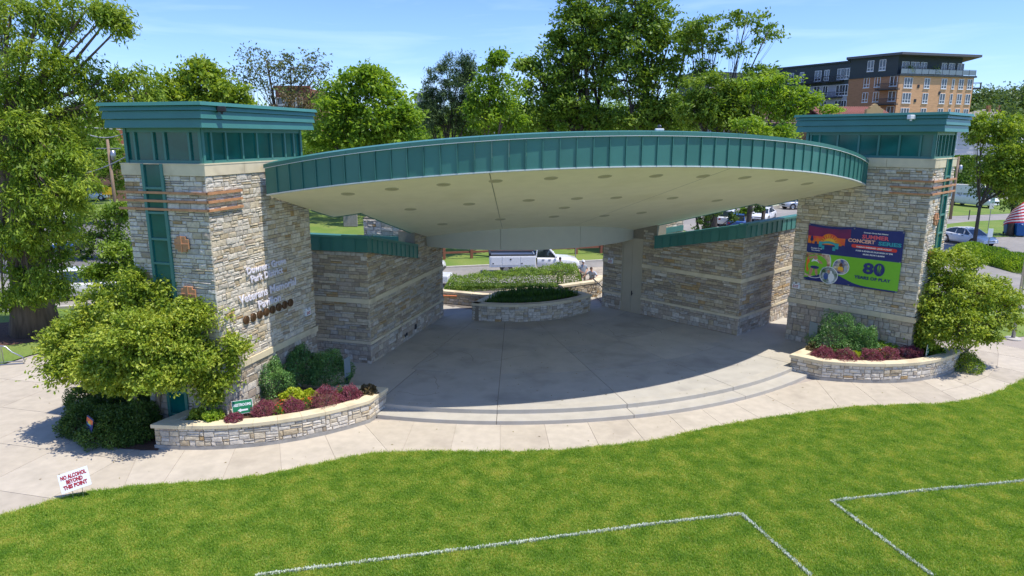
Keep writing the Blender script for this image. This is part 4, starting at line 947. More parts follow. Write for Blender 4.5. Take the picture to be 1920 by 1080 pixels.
T_('airy open-crowned tree on the skyline right of the oak', 517, 0, 92, [(500, 115, 52, 28, 0, .5), (455, 145, 34, 20, 0, .3), (545, 130, 48, 28, 0, .45), (590, 125, 28, 24, 0, .25), (510, 165, 60, 24, 0, .4), (600, 165, 24, 24, 0, .2)], .5, LF_OL, per=58, nleaf=16, crad=1.5, ln=.34, bark=BARKD, twigs=.9)
T_('rust-tinged tree in front of the red brick block', 555, 0, 84, [(560, 195, 30, 20), (530, 215, 30, 22), (585, 215, 26, 24)], .3, LF_RB, per=60, nleaf=24, crad=1.1, ln=.24, bark=BARKD)
T_('bright yellow-green maple between the left tower and the canopy', 690, 0, 50, [(650, 165, 38, 32), (700, 160, 36, 32), (740, 200, 36, 34), (640, 215, 50, 36), (700, 225, 60, 38), (760, 235, 34, 28), (610, 255, 40, 26), (660, 270, 60, 24), (730, 265, 55, 24), (690, 142, 10, 12)], .32, LF_BG, per=58, nleaf=44, crad=.9, ln=.27, bark=BARKD)
T_('shaggy dark green pine left of the elm', 840, 0, 60, [(868, 130, 14, 24), (838, 140, 16, 32), (820, 170, 20, 40), (862, 180, 26, 50), (845, 215, 46, 36), (810, 222, 26, 28), (885, 205, 22, 44), (800, 190, 10, 30), (882, 138, 8, 18)], .38, LF_PN, per=90, nleaf=46, crad=.75, ln=.30, asp=.14, bark=BARKD, name='pine_tree', droop=-.2)
T_('slim bright green locust right of the pine', 925, 0, 56, [(925, 130, 22, 26), (910, 175, 32, 34), (950, 170, 26, 32), (900, 215, 38, 28), (945, 220, 36, 28), (935, 108, 10, 12)], .26, LF_BG, per=60, nleaf=40, crad=.85, ln=.26, bark=BARK, droop=.2)
T_('towering elm left half of the tall pair above the canopy', 1112, 0, 62, [(1100, 15, 52, 40), (1070, 60, 50, 38), (1050, 110, 45, 34), (1110, 110, 55, 42), (1020, 165, 48, 34), (1085, 180, 62, 40), (1140, 70, 42, 42), (1000, 215, 42, 26), (1060, 225, 58, 22), (1130, 220, 50, 26), (985, 120, 16, 10)], .62, LF_MG, per=46, nleaf=52, crad=1.15, ln=.30, bark=BARKD, twigs=.5)
T_('towering elm right half of the tall pair above the canopy', 1205, 0, 60, [(1185, 10, 42, 36), (1225, 40, 42, 38), (1195, 80, 48, 40), (1250, 95, 34, 34), (1175, 150, 52, 40), (1235, 165, 46, 40), (1200, 215, 62, 28), (1265, 215, 42, 24), (1290, 70, 18, 16)], .55, LF_MG, per=46, nleaf=52, crad=1.15, ln=.30, bark=BARKD, twigs=.5)
T_('windswept thin tree whose sparse top stands against the sky', 1330, 0, 57, [(1320, 55, 44, 22, 0, .5), (1295, 75, 24, 22, 0, .3), (1345, 90, 26, 16, 0, .25), (1400, 35, 48, 12, 0, .3), (1440, 60, 30, 20, 0, .25), (1385, 95, 20, 12, 0, .15), (1330, 130, 36, 14, 0, .2), (1420, 130, 40, 12, 0, .2)], .26, LF_MG, per=46, nleaf=30, crad=.8, ln=.26, bark=BARKD, twigs=1.0)
T_('full leafy tree between the elms and the apartment block', 1345, 0, 55, [(1330, 170, 52, 34), (1380, 190, 46, 36), (1300, 205, 48, 32), (1350, 222, 60, 24), (1420, 150, 28, 20), (1400, 225, 32, 18)], .36, LF_MG, per=52, nleaf=50, crad=1.0, ln=.28, bark=BARKD)
T_('leaning tree reaching right in front of the tiled church roof', 1415, 0, 52, [(1450, 155, 34, 14, 0, .3), (1490, 180, 34, 16, 0, .35), (1520, 190, 22, 13, 0, .25), (1455, 195, 38, 18, 0, .4), (1475, 215, 30, 14, 0, .3), (1410, 170, 24, 20, 0, .3), (1560, 207, 18, 8, 0, .12)], .24, LF_BG, per=50, nleaf=42, crad=.75, ln=.24, bark=BARKD, twigs=.8)
T_('low round tree tucked behind the canopy, left of the right tower', 1440, 0, 47, [(1440, 245, 32, 16), (1400, 235, 26, 16), (1475, 250, 24, 14)], .18, LF_BG, per=70, nleaf=36, crad=.6, ln=.2, bark=BARKD)
T_('spreading yellow-green tree right of the right tower', 1850, 0, 58, [(1855, 235, 34, 22), (1895, 240, 36, 24), (1870, 285, 34, 28), (1905, 300, 28, 36), (1835, 255, 20, 16), (1895, 350, 32, 26), (1860, 325, 26, 20, 0, .5), (1925, 330, 30, 50), (1840, 240, 14, 10)], .17, LF_YG, per=70, nleaf=50, crad=.8, ln=.24, bark=BARKD, twigs=.5)
T_('dark tree behind the spreading one at the right edge', 1915, 0, 66, [(1880, 310, 30, 30), (1900, 370, 40, 24), (1850, 350, 24, 22), (1920, 260, 26, 26)], .3, LF_DK, per=50, nleaf=44, crad=.9, ln=.26, bark=BARKD)
T_('trunk and dark leaves seen through the gap by the white car', 1325, 0, 47, [(1330, 395, 20, 16), (1318, 425, 18, 18), (1345, 375, 26, 14), (1300, 360, 30, 12), (1372, 408, 5, 7, 0, .12), (1423, 390, 6, 10, 0, .15)], .3, LF_DK, per=60, nleaf=40, crad=.4, ln=.14, bark=BARKD)
T_('young tree in the parking lot seen under the canopy edge', 1405, 0, 70, [(1400, 388, 10, 10), (1395, 398, 8, 7)], .1, LF_BG, per=40, nleaf=40, crad=.5, ln=.18)
# left middle distance
for i, (lab, px, Y, lobes, m) in enumerate([
    ('round dark green tree just left of the lettered tower', 190, 52, [(175, 400, 40, 26), (215, 420, 34, 28), (150, 430, 34, 24), (200, 450, 44, 18), (230, 395, 20, 16)], LF_MG),
    ('leafy bush tree in front of the left tower flank, above the parked white car', 222, 36, [(225, 475, 26, 18), (205, 505, 32, 18), (240, 510, 26, 20), (180, 515, 22, 10)], LF_MG),
    ('trees beyond the street left of the utility pole', 120, 74, [(60, 330, 60, 30), (150, 330, 40, 34), (210, 330, 22, 40), (180, 300, 24, 20), (225, 290, 12, 22)], LF_MG),
    ('distant tree under the red brick house on the left', 130, 96, [(110, 250, 60, 22), (190, 262, 34, 18), (40, 260, 50, 26)], LF_MG)]):
    T_(lab, px, 0, Y, lobes, .22, m, per=56, nleaf=46, crad=.8 if Y < 60 else 1.1, ln=.2 if Y < 60 else .3, bark=BARKD)
T_('sapling on the lawn beyond the street', 163, 0, 52, [(160, 478, 14, 12), (168, 468, 8, 8)], .06, LF_MG, per=40, nleaf=34, crad=.35, ln=.13)
# far wooded skyline: one mass
def far_mass(name, pts, m, n=160, nl=60, ln=.8, cr_=2.6):
    lob = []
    for (x, y, rx, ry, Y) in pts: lob += PL_(Y, (x, y, rx, ry, 0, 1))
    c, o, ids = clumps(lob, n); k = nl; cc = np.repeat(c, k, 0); pos = cc+NR.normal(size=(len(cc), 3))*cr_*.5
    l_ = ln*NR.uniform(.6, 1.3, len(cc)); ob = leaf_mesh(name, pos, rnd_unit(len(cc)), rnd_unit(len(cc))*.7+np.array([0, 0, .8]), l_, l_*.6, m); ob['kind'] = 'stuff'
LF_FAR = leafmat('leaf_far', (.06, .11, .03), (.15, .22, .06), (.10, .16, .045), scale=.15, trans=.3)
far_mass('far_woods', [(1850, 200, 30, 26, 210), (1900, 205, 40, 30, 200), (1960, 200, 50, 34, 190), (1830, 225, 24, 20, 190), (2030, 210, 60, 40, 190), (1880, 235, 60, 22, 170)], LF_FAR)
far_mass('far_woods', [(-100, 250, 120, 34, 200), (100, 245, 90, 20, 190), (250, 240, 70, 22, 200), (460, 235, 80, 20, 190), (620, 240, 70, 18, 200), (780, 240, 60, 18, 190), (960, 245, 90, 20, 190), (1150, 250, 90, 22, 180)], LF_FAR)
far_mass('tree_belt', [(300, 222, 40, 22, 120), (360, 225, 46, 20, 125), (450, 222, 50, 20, 120), (520, 226, 50, 18, 118), (610, 215, 40, 26, 110), (770, 232, 40, 22, 100), (800, 240, 34, 20, 95), (880, 230, 50, 26, 105), (960, 225, 50, 30, 100), (1040, 225, 60, 30, 110), (1150, 225, 60, 30, 108), (1260, 230, 50, 26, 100), (70, 255, 60, 26, 110), (-20, 250, 60, 34, 110), (170, 265, 40, 20, 100)], LF_MG, n=120, nl=70, ln=.42, cr_=1.5)
far_mass('far_woods', [(x, 245, 110, 26, 190) for x in (-1500, -1300, -1100, -900, -700, -500, -300, 2100, 2300, 2500, 2700, 2900, 3100)], LF_FAR, n=110, nl=50)
# shade trees beyond the fence, seen under the canopy and over the left wall
T_('shade tree on the lawn beyond the rail fence', 1130, 0, 66, [(1130, 330, 90, 30), (1060, 320, 70, 34), (1200, 320, 60, 34)], .5, LF_MG, per=50, nleaf=40, crad=1.2, ln=.32, bark=BARKD)
tree('tree', 'big maple shading the lawn left of the fence', (-16, 82), [(-20, 80, 8, 6, 6, 2.2, 1.3), (-13.5, 75.5, 8, 6, 5, 2.2, 1.3), (-17, 87, 8, 8, 7, 2.4, 1.3), (-10, 82, 8, 6, 6, 2.2, 1.2), (-24, 85, 8, 6, 6, 2.2, 1.2)], .5, LF_MG, per=60, nleaf=40, crad=1.3, ln=.34, bark=BARKD)
# roadside hedge on the right
HR = empty('roadside_hedge', (0, 0, 0), 0, 'long leafy green hedge beside the street at the right', 'hedge')
n = 15000; t = NR.uniform(0, 1, n); p0, p1 = G(1815, 478), G(1940, 512); hx = p0[0]+(p1[0]-p0[0])*t; hy = p0[1]+(p1[1]-p0[1])*t
u = rnd_unit(n); u[:, 2] = np.abs(u[:, 2]); ww = 1.4; cen = np.stack([hx+u[:, 0]*ww, hy+u[:, 1]*ww, u[:, 2]*(.95+.2*np.sin(t*19))], 1)
l_ = .16*NR.uniform(.6, 1.4, n); leaf_mesh('foliage', cen, u+rnd_unit(n)*.7+np.array([0, 0, .4]), u+rnd_unit(n)*.6, l_, l_*.4, LF_BG, HR)
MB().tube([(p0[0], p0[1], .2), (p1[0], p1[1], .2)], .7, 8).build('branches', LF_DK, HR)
# ================================================================== BUILDINGS BEHIND
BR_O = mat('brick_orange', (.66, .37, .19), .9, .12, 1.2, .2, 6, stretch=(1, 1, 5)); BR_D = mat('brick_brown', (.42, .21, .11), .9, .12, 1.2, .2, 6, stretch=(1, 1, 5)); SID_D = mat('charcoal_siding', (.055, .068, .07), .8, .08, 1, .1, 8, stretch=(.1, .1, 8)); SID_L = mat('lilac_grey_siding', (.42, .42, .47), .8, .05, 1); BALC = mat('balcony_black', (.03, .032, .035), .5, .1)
WF = mat('window_frame_white', (.75, .75, .74), .5, .02); WG = mat('window_pane', (.05, .06, .075), .06, .5, .6, spec=.9)
def wall_frame(p0, p1):
    d = Vector((p1[0]-p0[0], p1[1]-p0[1])); L_ = d.length; d /= L_; n = Vector((d.y, -d.x)); return p0, (d.x, d.y), (n.x, n.y), L_
def window(T, fr, s, z, w_, h_, cols=2, transom=.3, name='window'):
    o, d, n, L_ = fr; m = MB(); f = .09
    for a, b, c, e in ((s-w_/2, s+w_/2, z, z+f), (s-w_/2, s+w_/2, z+h_-f, z+h_), (s-w_/2, s-w_/2+f, z+f, z+h_-f), (s+w_/2-f, s+w_/2, z+f, z+h_-f)): obox(m, o, d, n, a, b, c, e, .0, .09)
    for k in range(1, cols): x = s-w_/2+w_*k/cols; obox(m, o, d, n, x-.06, x+.06, z+f, z+h_-f, .0, .085)
    if transom: obox(m, o, d, n, s-w_/2+f, s+w_/2-f, z+h_*transom-.05, z+h_*transom+.05, .0, .08)
    W_ = m.build(name, WF, T, fix=True)
    obox(MB(), o, d, n, s-w_/2+f, s+w_/2-f, z+f, z+h_-f, .01, .03).build('pane', WG, W_, fix=True)
    obox(MB(), o, d, n, s-w_/2-.08, s+w_/2+.08, z-.12, z-.005, .0, .14).build('sill', WF, W_, fix=True)
def balcony(T, fr, s, z, w_, dep=1.5):
    o, d, n, L_ = fr; b = obox(MB(), o, d, n, s-w_/2, s+w_/2, z-.18, z, 0, dep).build('balcony', BALC, T, fix=True); m = MB()
    for a, c, t0, t1 in ((s-w_/2, s+w_/2, dep-.05, dep), (s-w_/2, s-w_/2+.05, 0, dep), (s+w_/2-.05, s+w_/2, 0, dep)):
        obox(m, o, d, n, a, c, z+1.0, z+1.08, t0, t1); obox(m, o, d, n, a, c, z+.1, z+.16, t0, t1)
    k = int(w_/.22)
    for i in range(k+1): x = s-w_/2+.03+(w_-.06)*i/k; obox(m, o, d, n, x-.02, x+.02, z+.1, z+1.0, dep-.04, dep-.01)
    m.build('railing', BALC, b, fix=True)
AB = empty('apartment_block', (0, 0, 0), 0, 'five-storey orange brick apartment block with a charcoal top floor and balconies', 'building')
def col_at(px, Y, py=258): r = ray(px, py); return (r.x/r.y*Y, Y)
c0 = col_at(1684, 140, 165); cr_ = col_at(1824, 144.5, 165); cl_ = col_at(1590, 148.5, 165); cw = col_at(1440, 166, 165)
zz = lambda py, Y: at(960, py, Y)[2]
Zr, Zs = zz(137, 140), zz(101, 140)
fR = wall_frame(c0, cr_); fLf = wall_frame(cl_, c0); fW = wall_frame(cw, cl_)
back = [(cr_[0]+8, cr_[1]+30), (cl_[0]+20, cl_[1]+32)]
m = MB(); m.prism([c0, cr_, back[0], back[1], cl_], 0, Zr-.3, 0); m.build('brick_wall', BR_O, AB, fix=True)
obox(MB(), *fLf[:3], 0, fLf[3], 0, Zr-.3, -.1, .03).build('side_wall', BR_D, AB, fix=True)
pr = lambda t: [P2(fR[0], fR[1], fR[2], 0, 0, -t)[:2], P2(fR[0], fR[1], fR[2], fR[3]-t*1.0, 0, -t)[:2], back[0], back[1], P2(fLf[0], fLf[1], fLf[2], 0, 0, 0)[:2], P2(fLf[0], fLf[1], fLf[2], fLf[3]-t*.3, 0, 0)[:2]]
MB().prism(pr(1.7), Zr-.3, Zs).build('top_floor', SID_D, AB, fix=True)
e0 = P2(fR[0], fR[1], fR[2], -.6, 0, .7)[:2]; e1 = P2(fR[0], fR[1], fR[2], fR[3]+.5, 0, .7)[:2]; e2 = P2(fLf[0], fLf[1], fLf[2], -.6, 0, .7)[:2]
MB().prism([e0, e1, back[0], back[1], e2], Zs, Zs+.45).build('roof_slab', mat('roof_edge_grey', (.12, .12, .13), .7, .05), AB, fix=True)
obox(MB(), *fR[:3], -.2, fR[3]+.3, Zr-.35, Zr, -.2, .35).build('ledge', SID_D, AB, fix=True); obox(MB(), *fLf[:3], 0, fLf[3], Zr-.35, Zr, -.2, .2).build('ledge', SID_D, AB, fix=True)
# terrace rail and glass
m = MB(); obox(m, *fR[:3], 0, fR[3], Zr+1.05, Zr+1.12, .2, .26)
for k in range(12): s = fR[3]*k/11; obox(m, *fR[:3], s-.03, s+.03, Zr, Zr+1.05, .2, .26)
m.build('terrace_rail', BALC, AB, fix=True); obox(MB(), *fR[:3], 0, fR[3], Zr+.1, Zr+1.0, .215, .235).build('terrace_glass', mat('terrace_glass', (.16, .20, .21), .15, .1, spec=.8), AB, fix=True)
fRt = (P2(fR[0], fR[1], fR[2], 0, 0, -1.7)[:2], fR[1], fR[2], fR[3])
rows_ = [(zz(164, 141.5), 1.95), (zz(192, 141.5), 1.95), (zz(220, 141.5), 1.95), (zz(248, 141.5), 1.95)]
def sx(px, fr): # where a photo column meets a facade
    o, d, n, L_ = fr; r = ray(px, 185); k = (o[0]*r.y-o[1]*r.x)/(d[1]*r.x-d[0]*r.y); return k
for z, h_ in rows_:
    for px, w_, c_ in ((1697, 2.0, 3), (1732, 1.3, 2), (1764, 1.3, 2), (1781, .6, 1), (1796, 1.2, 2), (1812, 1.2, 2)): window(AB, fR, sx(px+(2 if z > 12 else 0), fR), z, w_, h_, c_)
    for px, w_ in ((1622, 1.2), (1642, 1.2), (1672, 1.5)): window(AB, fLf, sx(px, fLf), z+.35, w_, h_, 2)
for px, w_ in ((1690, 1.8), (1708, 2.1), (1724, 1.5), (1762, 1.3), (1776, 1.5), (1793, 1.6)): window(AB, fRt, sx(px, fRt), Zr+.25, w_, 2.3, 2, 0)
for px in (1626, 1648): window(AB, fLf, sx(px, fLf), Zr+.9, 1.3, 2.1, 2)
for z, h_ in rows_[:3]: balcony(AB, fLf, sx(1665, fLf), z-.2, 4.2)
balcony(AB, (cr_, (.45, .89), (.89, -.45), 10), 1.5, rows_[0][0]+.3, 2.2)
for px, py in ((1719, 160), (1716, 187), (1760, 172)): s = sx(px, fR); z = zz(py, 141); obox(MB(), *fR[:3], s-.25, s+.25, z-.3, z+.3, 0, .08).build('vent_grille', BALC, AB, fix=True)
for k in range(2):
    g1 = P2(fR[0], fR[1], fR[2], (2.5, 8.6)[k], 0, -.4); leaf_mesh('terrace_plant', np.array(g1[:2]+(Zr+.8,))+NR.normal(size=(260, 3))*.45, rnd_unit(260), rnd_unit(260), np.full(260, .35), np.full(260, .15), LF_DK, AB)
# grey wing running back to the left
WG_ = empty('apartment_wing', (0, 0, 0), 0, 'long grey wing of the apartment block with black balconies, partly behind trees', 'building')
zt1 = zz(115, 148); zt2 = zz(131, 162)
bk = [(cl_[0]+12, cl_[1]+14), (cw[0]+12, cw[1]+14)]
MB().prism([cw, cl_, bk[0], bk[1]], 0, zt1-4.3).build('lower_wall', SID_L, WG_, fix=True); MB().prism([cw, cl_, bk[0], bk[1]], zt1-4.3, zt1).build('upper_wall', SID_D, WG_, fix=True)
obox(MB(), *fW[:3], -.5, fW[3], zt1, zt1+.35, -1, .3).build('parapet', SID_D, WG_, fix=True)
cf = col_at(1300, 150); cf2 = (cw[0]+1, cw[1]-5); MB().prism([cf, (cf2[0], cf2[1]), (cf2[0]+4, cf2[1]+14), (cf[0], cf[1]+16)], 0, zt1-1.5).build('far_block', SID_D, WG_, fix=True)
fF2 = wall_frame(cf, cf2)
for k, z in enumerate((zt1-3.3, zt1-6.6, zt1-9.8, zt1-13)):
    for px, w_ in ((1480, 1.4), (1500, 1.0), (1530, 1.6), (1546, 1.2), (1572, 1.6), (1583, 1.3)): window(WG_, fW, sx(px, fW), z, w_, 2.2, 2, .3)
    for px in (1523, 1562): balcony(WG_, fW, sx(px, fW), z-.3, 4.4)
    if k < 4:
        for s in (4, 8.5, 13, 17): window(WG_, fF2, s, z-1.6, 1.5, 2.1, 2, .3)
        for s in (6.2, 15): balcony(WG_, fF2, s, z-1.9, 3.6)
# Mission-style church with tiled roof in front of the apartments
CH = empty('mission_church', (0, 0, 0), 0, 'low brick building with red tiled roof and curved tan gable', 'building')
TILE = mat('clay_tile', (.26, .10, .075), .85, .25, 3, .6, 8, stretch=(3, 3, 1)); TANW = mat('tan_render', (.56, .38, .17), .85, .08, 1.5)
Yc = 128
a, b = at(1535, 225, Yc), at(1672, 225, Yc); zl, zr = at(960, 216, Yc)[2], at(960, 199, Yc+3)[2]
MB().prism([(a[0], Yc), (b[0], Yc), (b[0], Yc+10), (a[0], Yc+10)], 0, zl).build('wall', BR_D, CH, fix=True)
for i in range(34):   # rows of barrel tiles running down the slope
    x0 = a[0]+(b[0]-a[0])*i/34; x1 = a[0]+(b[0]-a[0])*(i+1)/34; MB().tube([((x0+x1)/2, Yc-.4, zl-.1), ((x0+x1)/2, Yc+5, zr)], (x1-x0)*.52, 6).build('roof_tile_row', TILE, CH, smooth=True)
MB().prism([(a[0]-.2, Yc+5), (b[0], Yc+5), (b[0], Yc+10), (a[0]-.2, Yc+10)], zl, lambda x, y: zr-(y-Yc-5)*.45).build('roof', TILE, CH, fix=True)
def gable(px, py, w_, Y, m=TANW):
    c = at(px, py, Y); out_ = [(-w_, -3), (w_, -3), (w_, -.9), (w_*.95, -.75), (w_*.62, -.72), (w_*.58, -.35), (w_*.3, -.25), (w_*.22, 0), (0, .14), (-w_*.22, 0), (-w_*.3, -.25), (-w_*.58, -.35), (-w_*.62, -.72), (-w_*.95, -.75), (-w_, -.9)]
    X = lambda x, y, z: (c[0]+x, Y+z, c[2]+y); MB().prism(out_, -.4, .4, X=X).build('gable', m, CH, fix=True)
gable(1640, 196, 1.5, Yc-1)
a2, b2 = at(1428, 235, Yc-8), at(1500, 235, Yc-8); MB().prism([(a2[0], Yc-8), (b2[0], Yc-8), (b2[0], Yc+4), (a2[0], Yc+4)], 0, at(960, 226, Yc-8)[2]).build('wall', SID_D, CH, fix=True)
rf = at(960, 205, Yc-2)[2]; MB().add([(a2[0]-.4, Yc-8.5, at(960, 230, Yc-8)[2]), (b2[0]+.4, Yc-8.5, at(960, 230, Yc-8)[2]), (b2[0]-1.0, Yc-2, rf), (a2[0]+.9, Yc-2, rf), (a2[0]+.2, Yc+5, rf-1.8), (b2[0]+.4, Yc+5, rf-1.8)], [(0, 1, 2, 3), (3, 2, 5, 4)]).build('roof', mat('brown_shingle', (.155, .10, .085), .9, .25, 4, .4, 10), CH)
c = at(1432, 205, Yc-4); MB().box(c[0]-.5, c[0]+.5, Yc-4.5, Yc-3.5, c[2]-3, c[2]+.4).build('chimney', BR_D, CH, fix=True)
c = at(1488, 212, Yc-6); MB().box(c[0]-1.0, c[0]+1.4, Yc-6.5, Yc-6, c[2]-3, c[2]+1.1).build('gable', TANW, CH, fix=True)
# grey house at the right
HS = empty('grey_house', (0, 0, 0), 0, 'pale grey house with a shaded side behind the right tower', 'house'); Yh = 104; SIDE = mat('grey_clapboard', (.50, .49, .50), .85, .05, 1, .2, 5, stretch=(.05, .05, 6)); SIDE_SHADE = mat('grey_clapboard_shade', (.30, .31, .36), .85, .05, 1, .2, 5, stretch=(.05, .05, 6))  # side wall's shade is put into its darker, bluer clapboard colour
a, b, c = col_at(1772, Yh), col_at(1830, Yh), col_at(1858, Yh+6); zt_ = at(960, 232, Yh)[2]
fh = wall_frame(a, b); MB().prism([a, b, (b[0]+1, b[1]+10), (a[0], a[1]+10)], 0, zt_).build('wall', SIDE, HS, fix=True); MB().prism([(b[0]+.02, b[1]+.5), c, (c[0]+2, c[1]+8), (b[0], b[1]+9)], 0, zt_-1.2).build('wall', SIDE_SHADE, HS, fix=True)
for k in range(14): z = zt_-.4-k*.62; obox(MB(), *fh[:3], -.05, fh[3]+.03, z-.04, z, 0, .04).build('clapboard', SIDE, HS, fix=True)
window(HS, fh, sx(1798, fh), at(960, 278, Yh)[2], 1.1, 2.0, 1, .5); obox(MB(), *fh[:3], 0, fh[3]+.5, at(960, 300, Yh)[2]-.25, at(960, 300, Yh)[2], 0, 2.4).build('porch_roof', WF, HS, fix=True)
MB().prism([(a[0]-.5, a[1]-.6), (b[0]+.5, b[1]-.6), (b[0]+1, b[1]+10), (a[0], a[1]+10)], zt_, lambda x, y: zt_+.3+max(0, 2.2-abs(y-a[1]-5)*.42)).build('roof', mat('grey_shingle', (.22, .21, .21), .9, .15, 5), HS, fix=True)
IV = empty('ivy_screen', (0, 0, 0), 0, 'wall of ivy at the foot of the grey house by the utility pole', 'ivy'); p = at(1806, 335, Yh-2.5); n = 3500
leaf_mesh('foliage', np.array([p[0], p[1], p[2]])+NR.uniform(-1, 1, (n, 3))*np.array([1.7, .25, 3.4]), rnd_unit(n), rnd_unit(n)+np.array([0, -1.5, 0]), np.full(n, .32), np.full(n, .26), LF_MG, IV)
# hipped roof further back
HR2 = empty('far_house', (0, 0, 0), 0, 'far grey hipped roof with two chimneys among the trees at the right', 'house'); Y2 = 165
a, b = at(1822, 219, Y2), at(1882, 219, Y2); t = at(1842, 205, Y2+4); t2 = at(1868, 206, Y2+4); RFG = mat('weathered_shingle', (.30, .27, .26), .9, .12, 2)
MB().prism([(a[0]+.4, Y2), (b[0]-.4, Y2), (b[0]-.4, Y2+9), (a[0]+.4, Y2+9)], 0, a[2]).build('wall', SIDE, HR2, fix=True)
MB().add([(a[0], Y2-.5, a[2]), (b[0], Y2-.5, a[2]), (b[0], Y2+9.5, a[2]), (a[0], Y2+9.5, a[2]), (t[0], Y2+4, t[2]), (t2[0], Y2+4, t2[2])], [(0, 1, 5, 4), (1, 2, 5), (2, 3, 4, 5), (3, 0, 4)]).build('roof', RFG, HR2)
for px in (1853, 1872): q = at(px, 206, Y2+3); MB().box(q[0]-.35, q[0]+.35, q[1]-.35, q[1]+.35, q[2]-1.5, q[2]+1.0).build('chimney', BR_D, HR2)
# red brick blocks on the left and a grey block in the middle distance
def block(name, label, px0, px1, pyt, Y, m, dep=12, wins=(), trim=None):
    T = empty(name, (0, 0, 0), 0, label, 'building'); a, b = col_at(px0, Y), col_at(px1, Y); zt_ = zz(pyt, Y); MB().prism([a, b, (b[0], b[1]+dep), (a[0], a[1]+dep)], 0, zt_).build('wall', m, T, fix=True); fr = wall_frame(a, b)
    obox(MB(), *fr[:3], -.2, fr[3]+.2, zt_, zt_+.35, -.6, .2).build('parapet', trim or m, T, fix=True)
    for (s, z, w_, h_, c_) in wins: window(T, fr, s*fr[3], zt_-z, w_, h_, c_, .5)
    return T
BR_R = mat('brick_red', (.30, .105, .065), .9, .12, 2, .2, 6)
block('brick_block', 'red brick building top behind the open skyline tree', 522, 584, 166, 108, BR_R, wins=((.22, 3.6, 2.0, 2.2, 2), (.6, 3.6, 2.0, 2.2, 2), (.22, 6.6, 2, 2.0, 2), (.6, 6.6, 2, 2, 2)))
block('brick_house', 'red brick house with pale cornice glimpsed through the cypress', 150, 196, 228, 120, BR_R, wins=((.25, 2.3, 1.4, 1.4, 2), (.7, 2.3, 1.4, 1.4, 2)), trim=LIME)
block('grey_block', 'grey flat-roofed block on the horizon left of the pine', 779, 812, 177, 170, mat('concrete_grey', (.34, .34, .35), .85, .06, 1), wins=((.3, 3, 1.6, 1.4, 2), (.7, 3, 1.6, 1.4, 2)))
block('shop_building', 'pale low building behind the pine and locust trees', 850, 985, 215, 120, mat('pale_brick', (.46, .40, .34), .9, .1, 1), wins=tuple((k/8, 3, 1.4, 1.5, 2) for k in range(1, 8)))
block('brick_house', 'reddish building behind the utility pole on the left', 168, 228, 276, 105, mat('faded_brick', (.33, .17, .12), .9, .12, 2), wins=((.3, 2.5, 1.6, 1.6, 2), (.7, 2.5, 1.6, 1.6, 2)), trim=LIME)
# ================================================================== VEHICLES
CARG = mat('car_glass', (.02, .03, .035), .05, .1, 3, spec=.9); TYRE = mat('tyre', (.025, .025, .025), .8, .1); RIM = mat('alloy_rim', (.45, .46, .47), .3, .05, metal=.8)
RED = mat('tail_lamp', (.35, .01, .01), .2, .05); LAMP = mat('head_lamp', (.65, .65, .62), .15, .05); CWHITE = mat('car_white', (.78, .78, .77), .25, .02, 2, coat=.6)
CBLUE = mat('car_blue', (.03, .09, .30), .25, .05, coat=.6); CDARK = mat('car_dark', (.03, .032, .038), .25, .05, coat=.6); CSILV = mat('car_silver', (.42, .44, .47), .3, .04, metal=.4, coat=.5); CHROME = mat('grille_black', (.03, .03, .03), .35, .1)
def wheels(T, xs, w, r, dual=False):
    for x in xs:
        for sy in (-1, 1):
            X = lambda a, b, c, x=x, sy=sy: (x+a, sy*(w-.12)+sy*(c), r+b)
            wh = MB().lathe([(r*.62, .11), (r*.93, .115), (r, .07), (r, -.10), (r*.6, -.11)], n=20, X=X).build('wheel', TYRE, T, smooth=True)
            rm = MB().lathe([(.001, .085), (r*.16, .09), (r*.2, .06), (r*.56, .075), (r*.63, .11)], n=20, X=X)
            for k in range(5):
                a = k*1.2566; rm.add([X(math.cos(a+d)*rr, math.sin(a+d)*rr, z) for rr, d, z in ((r*.15, -.35, .092), (r*.15, .35, .092), (r*.6, .12, .108), (r*.6, -.12, .108))], [(0, 1, 2, 3)])
            rm.build('rim', RIM, wh, smooth=False)
def loft(rings, close=True):
    n = len(rings[0]); vs = [p for r_ in rings for p in r_]; fs = [(i*n+j, i*n+(j+1) % n, (i+1)*n+(j+1) % n, (i+1)*n+j) for i in range(len(rings)-1) for j in range(n)]
    if close: fs += [tuple(range(n))[::-1], tuple((len(rings)-1)*n+j for j in range(n))]
    return vs, fs
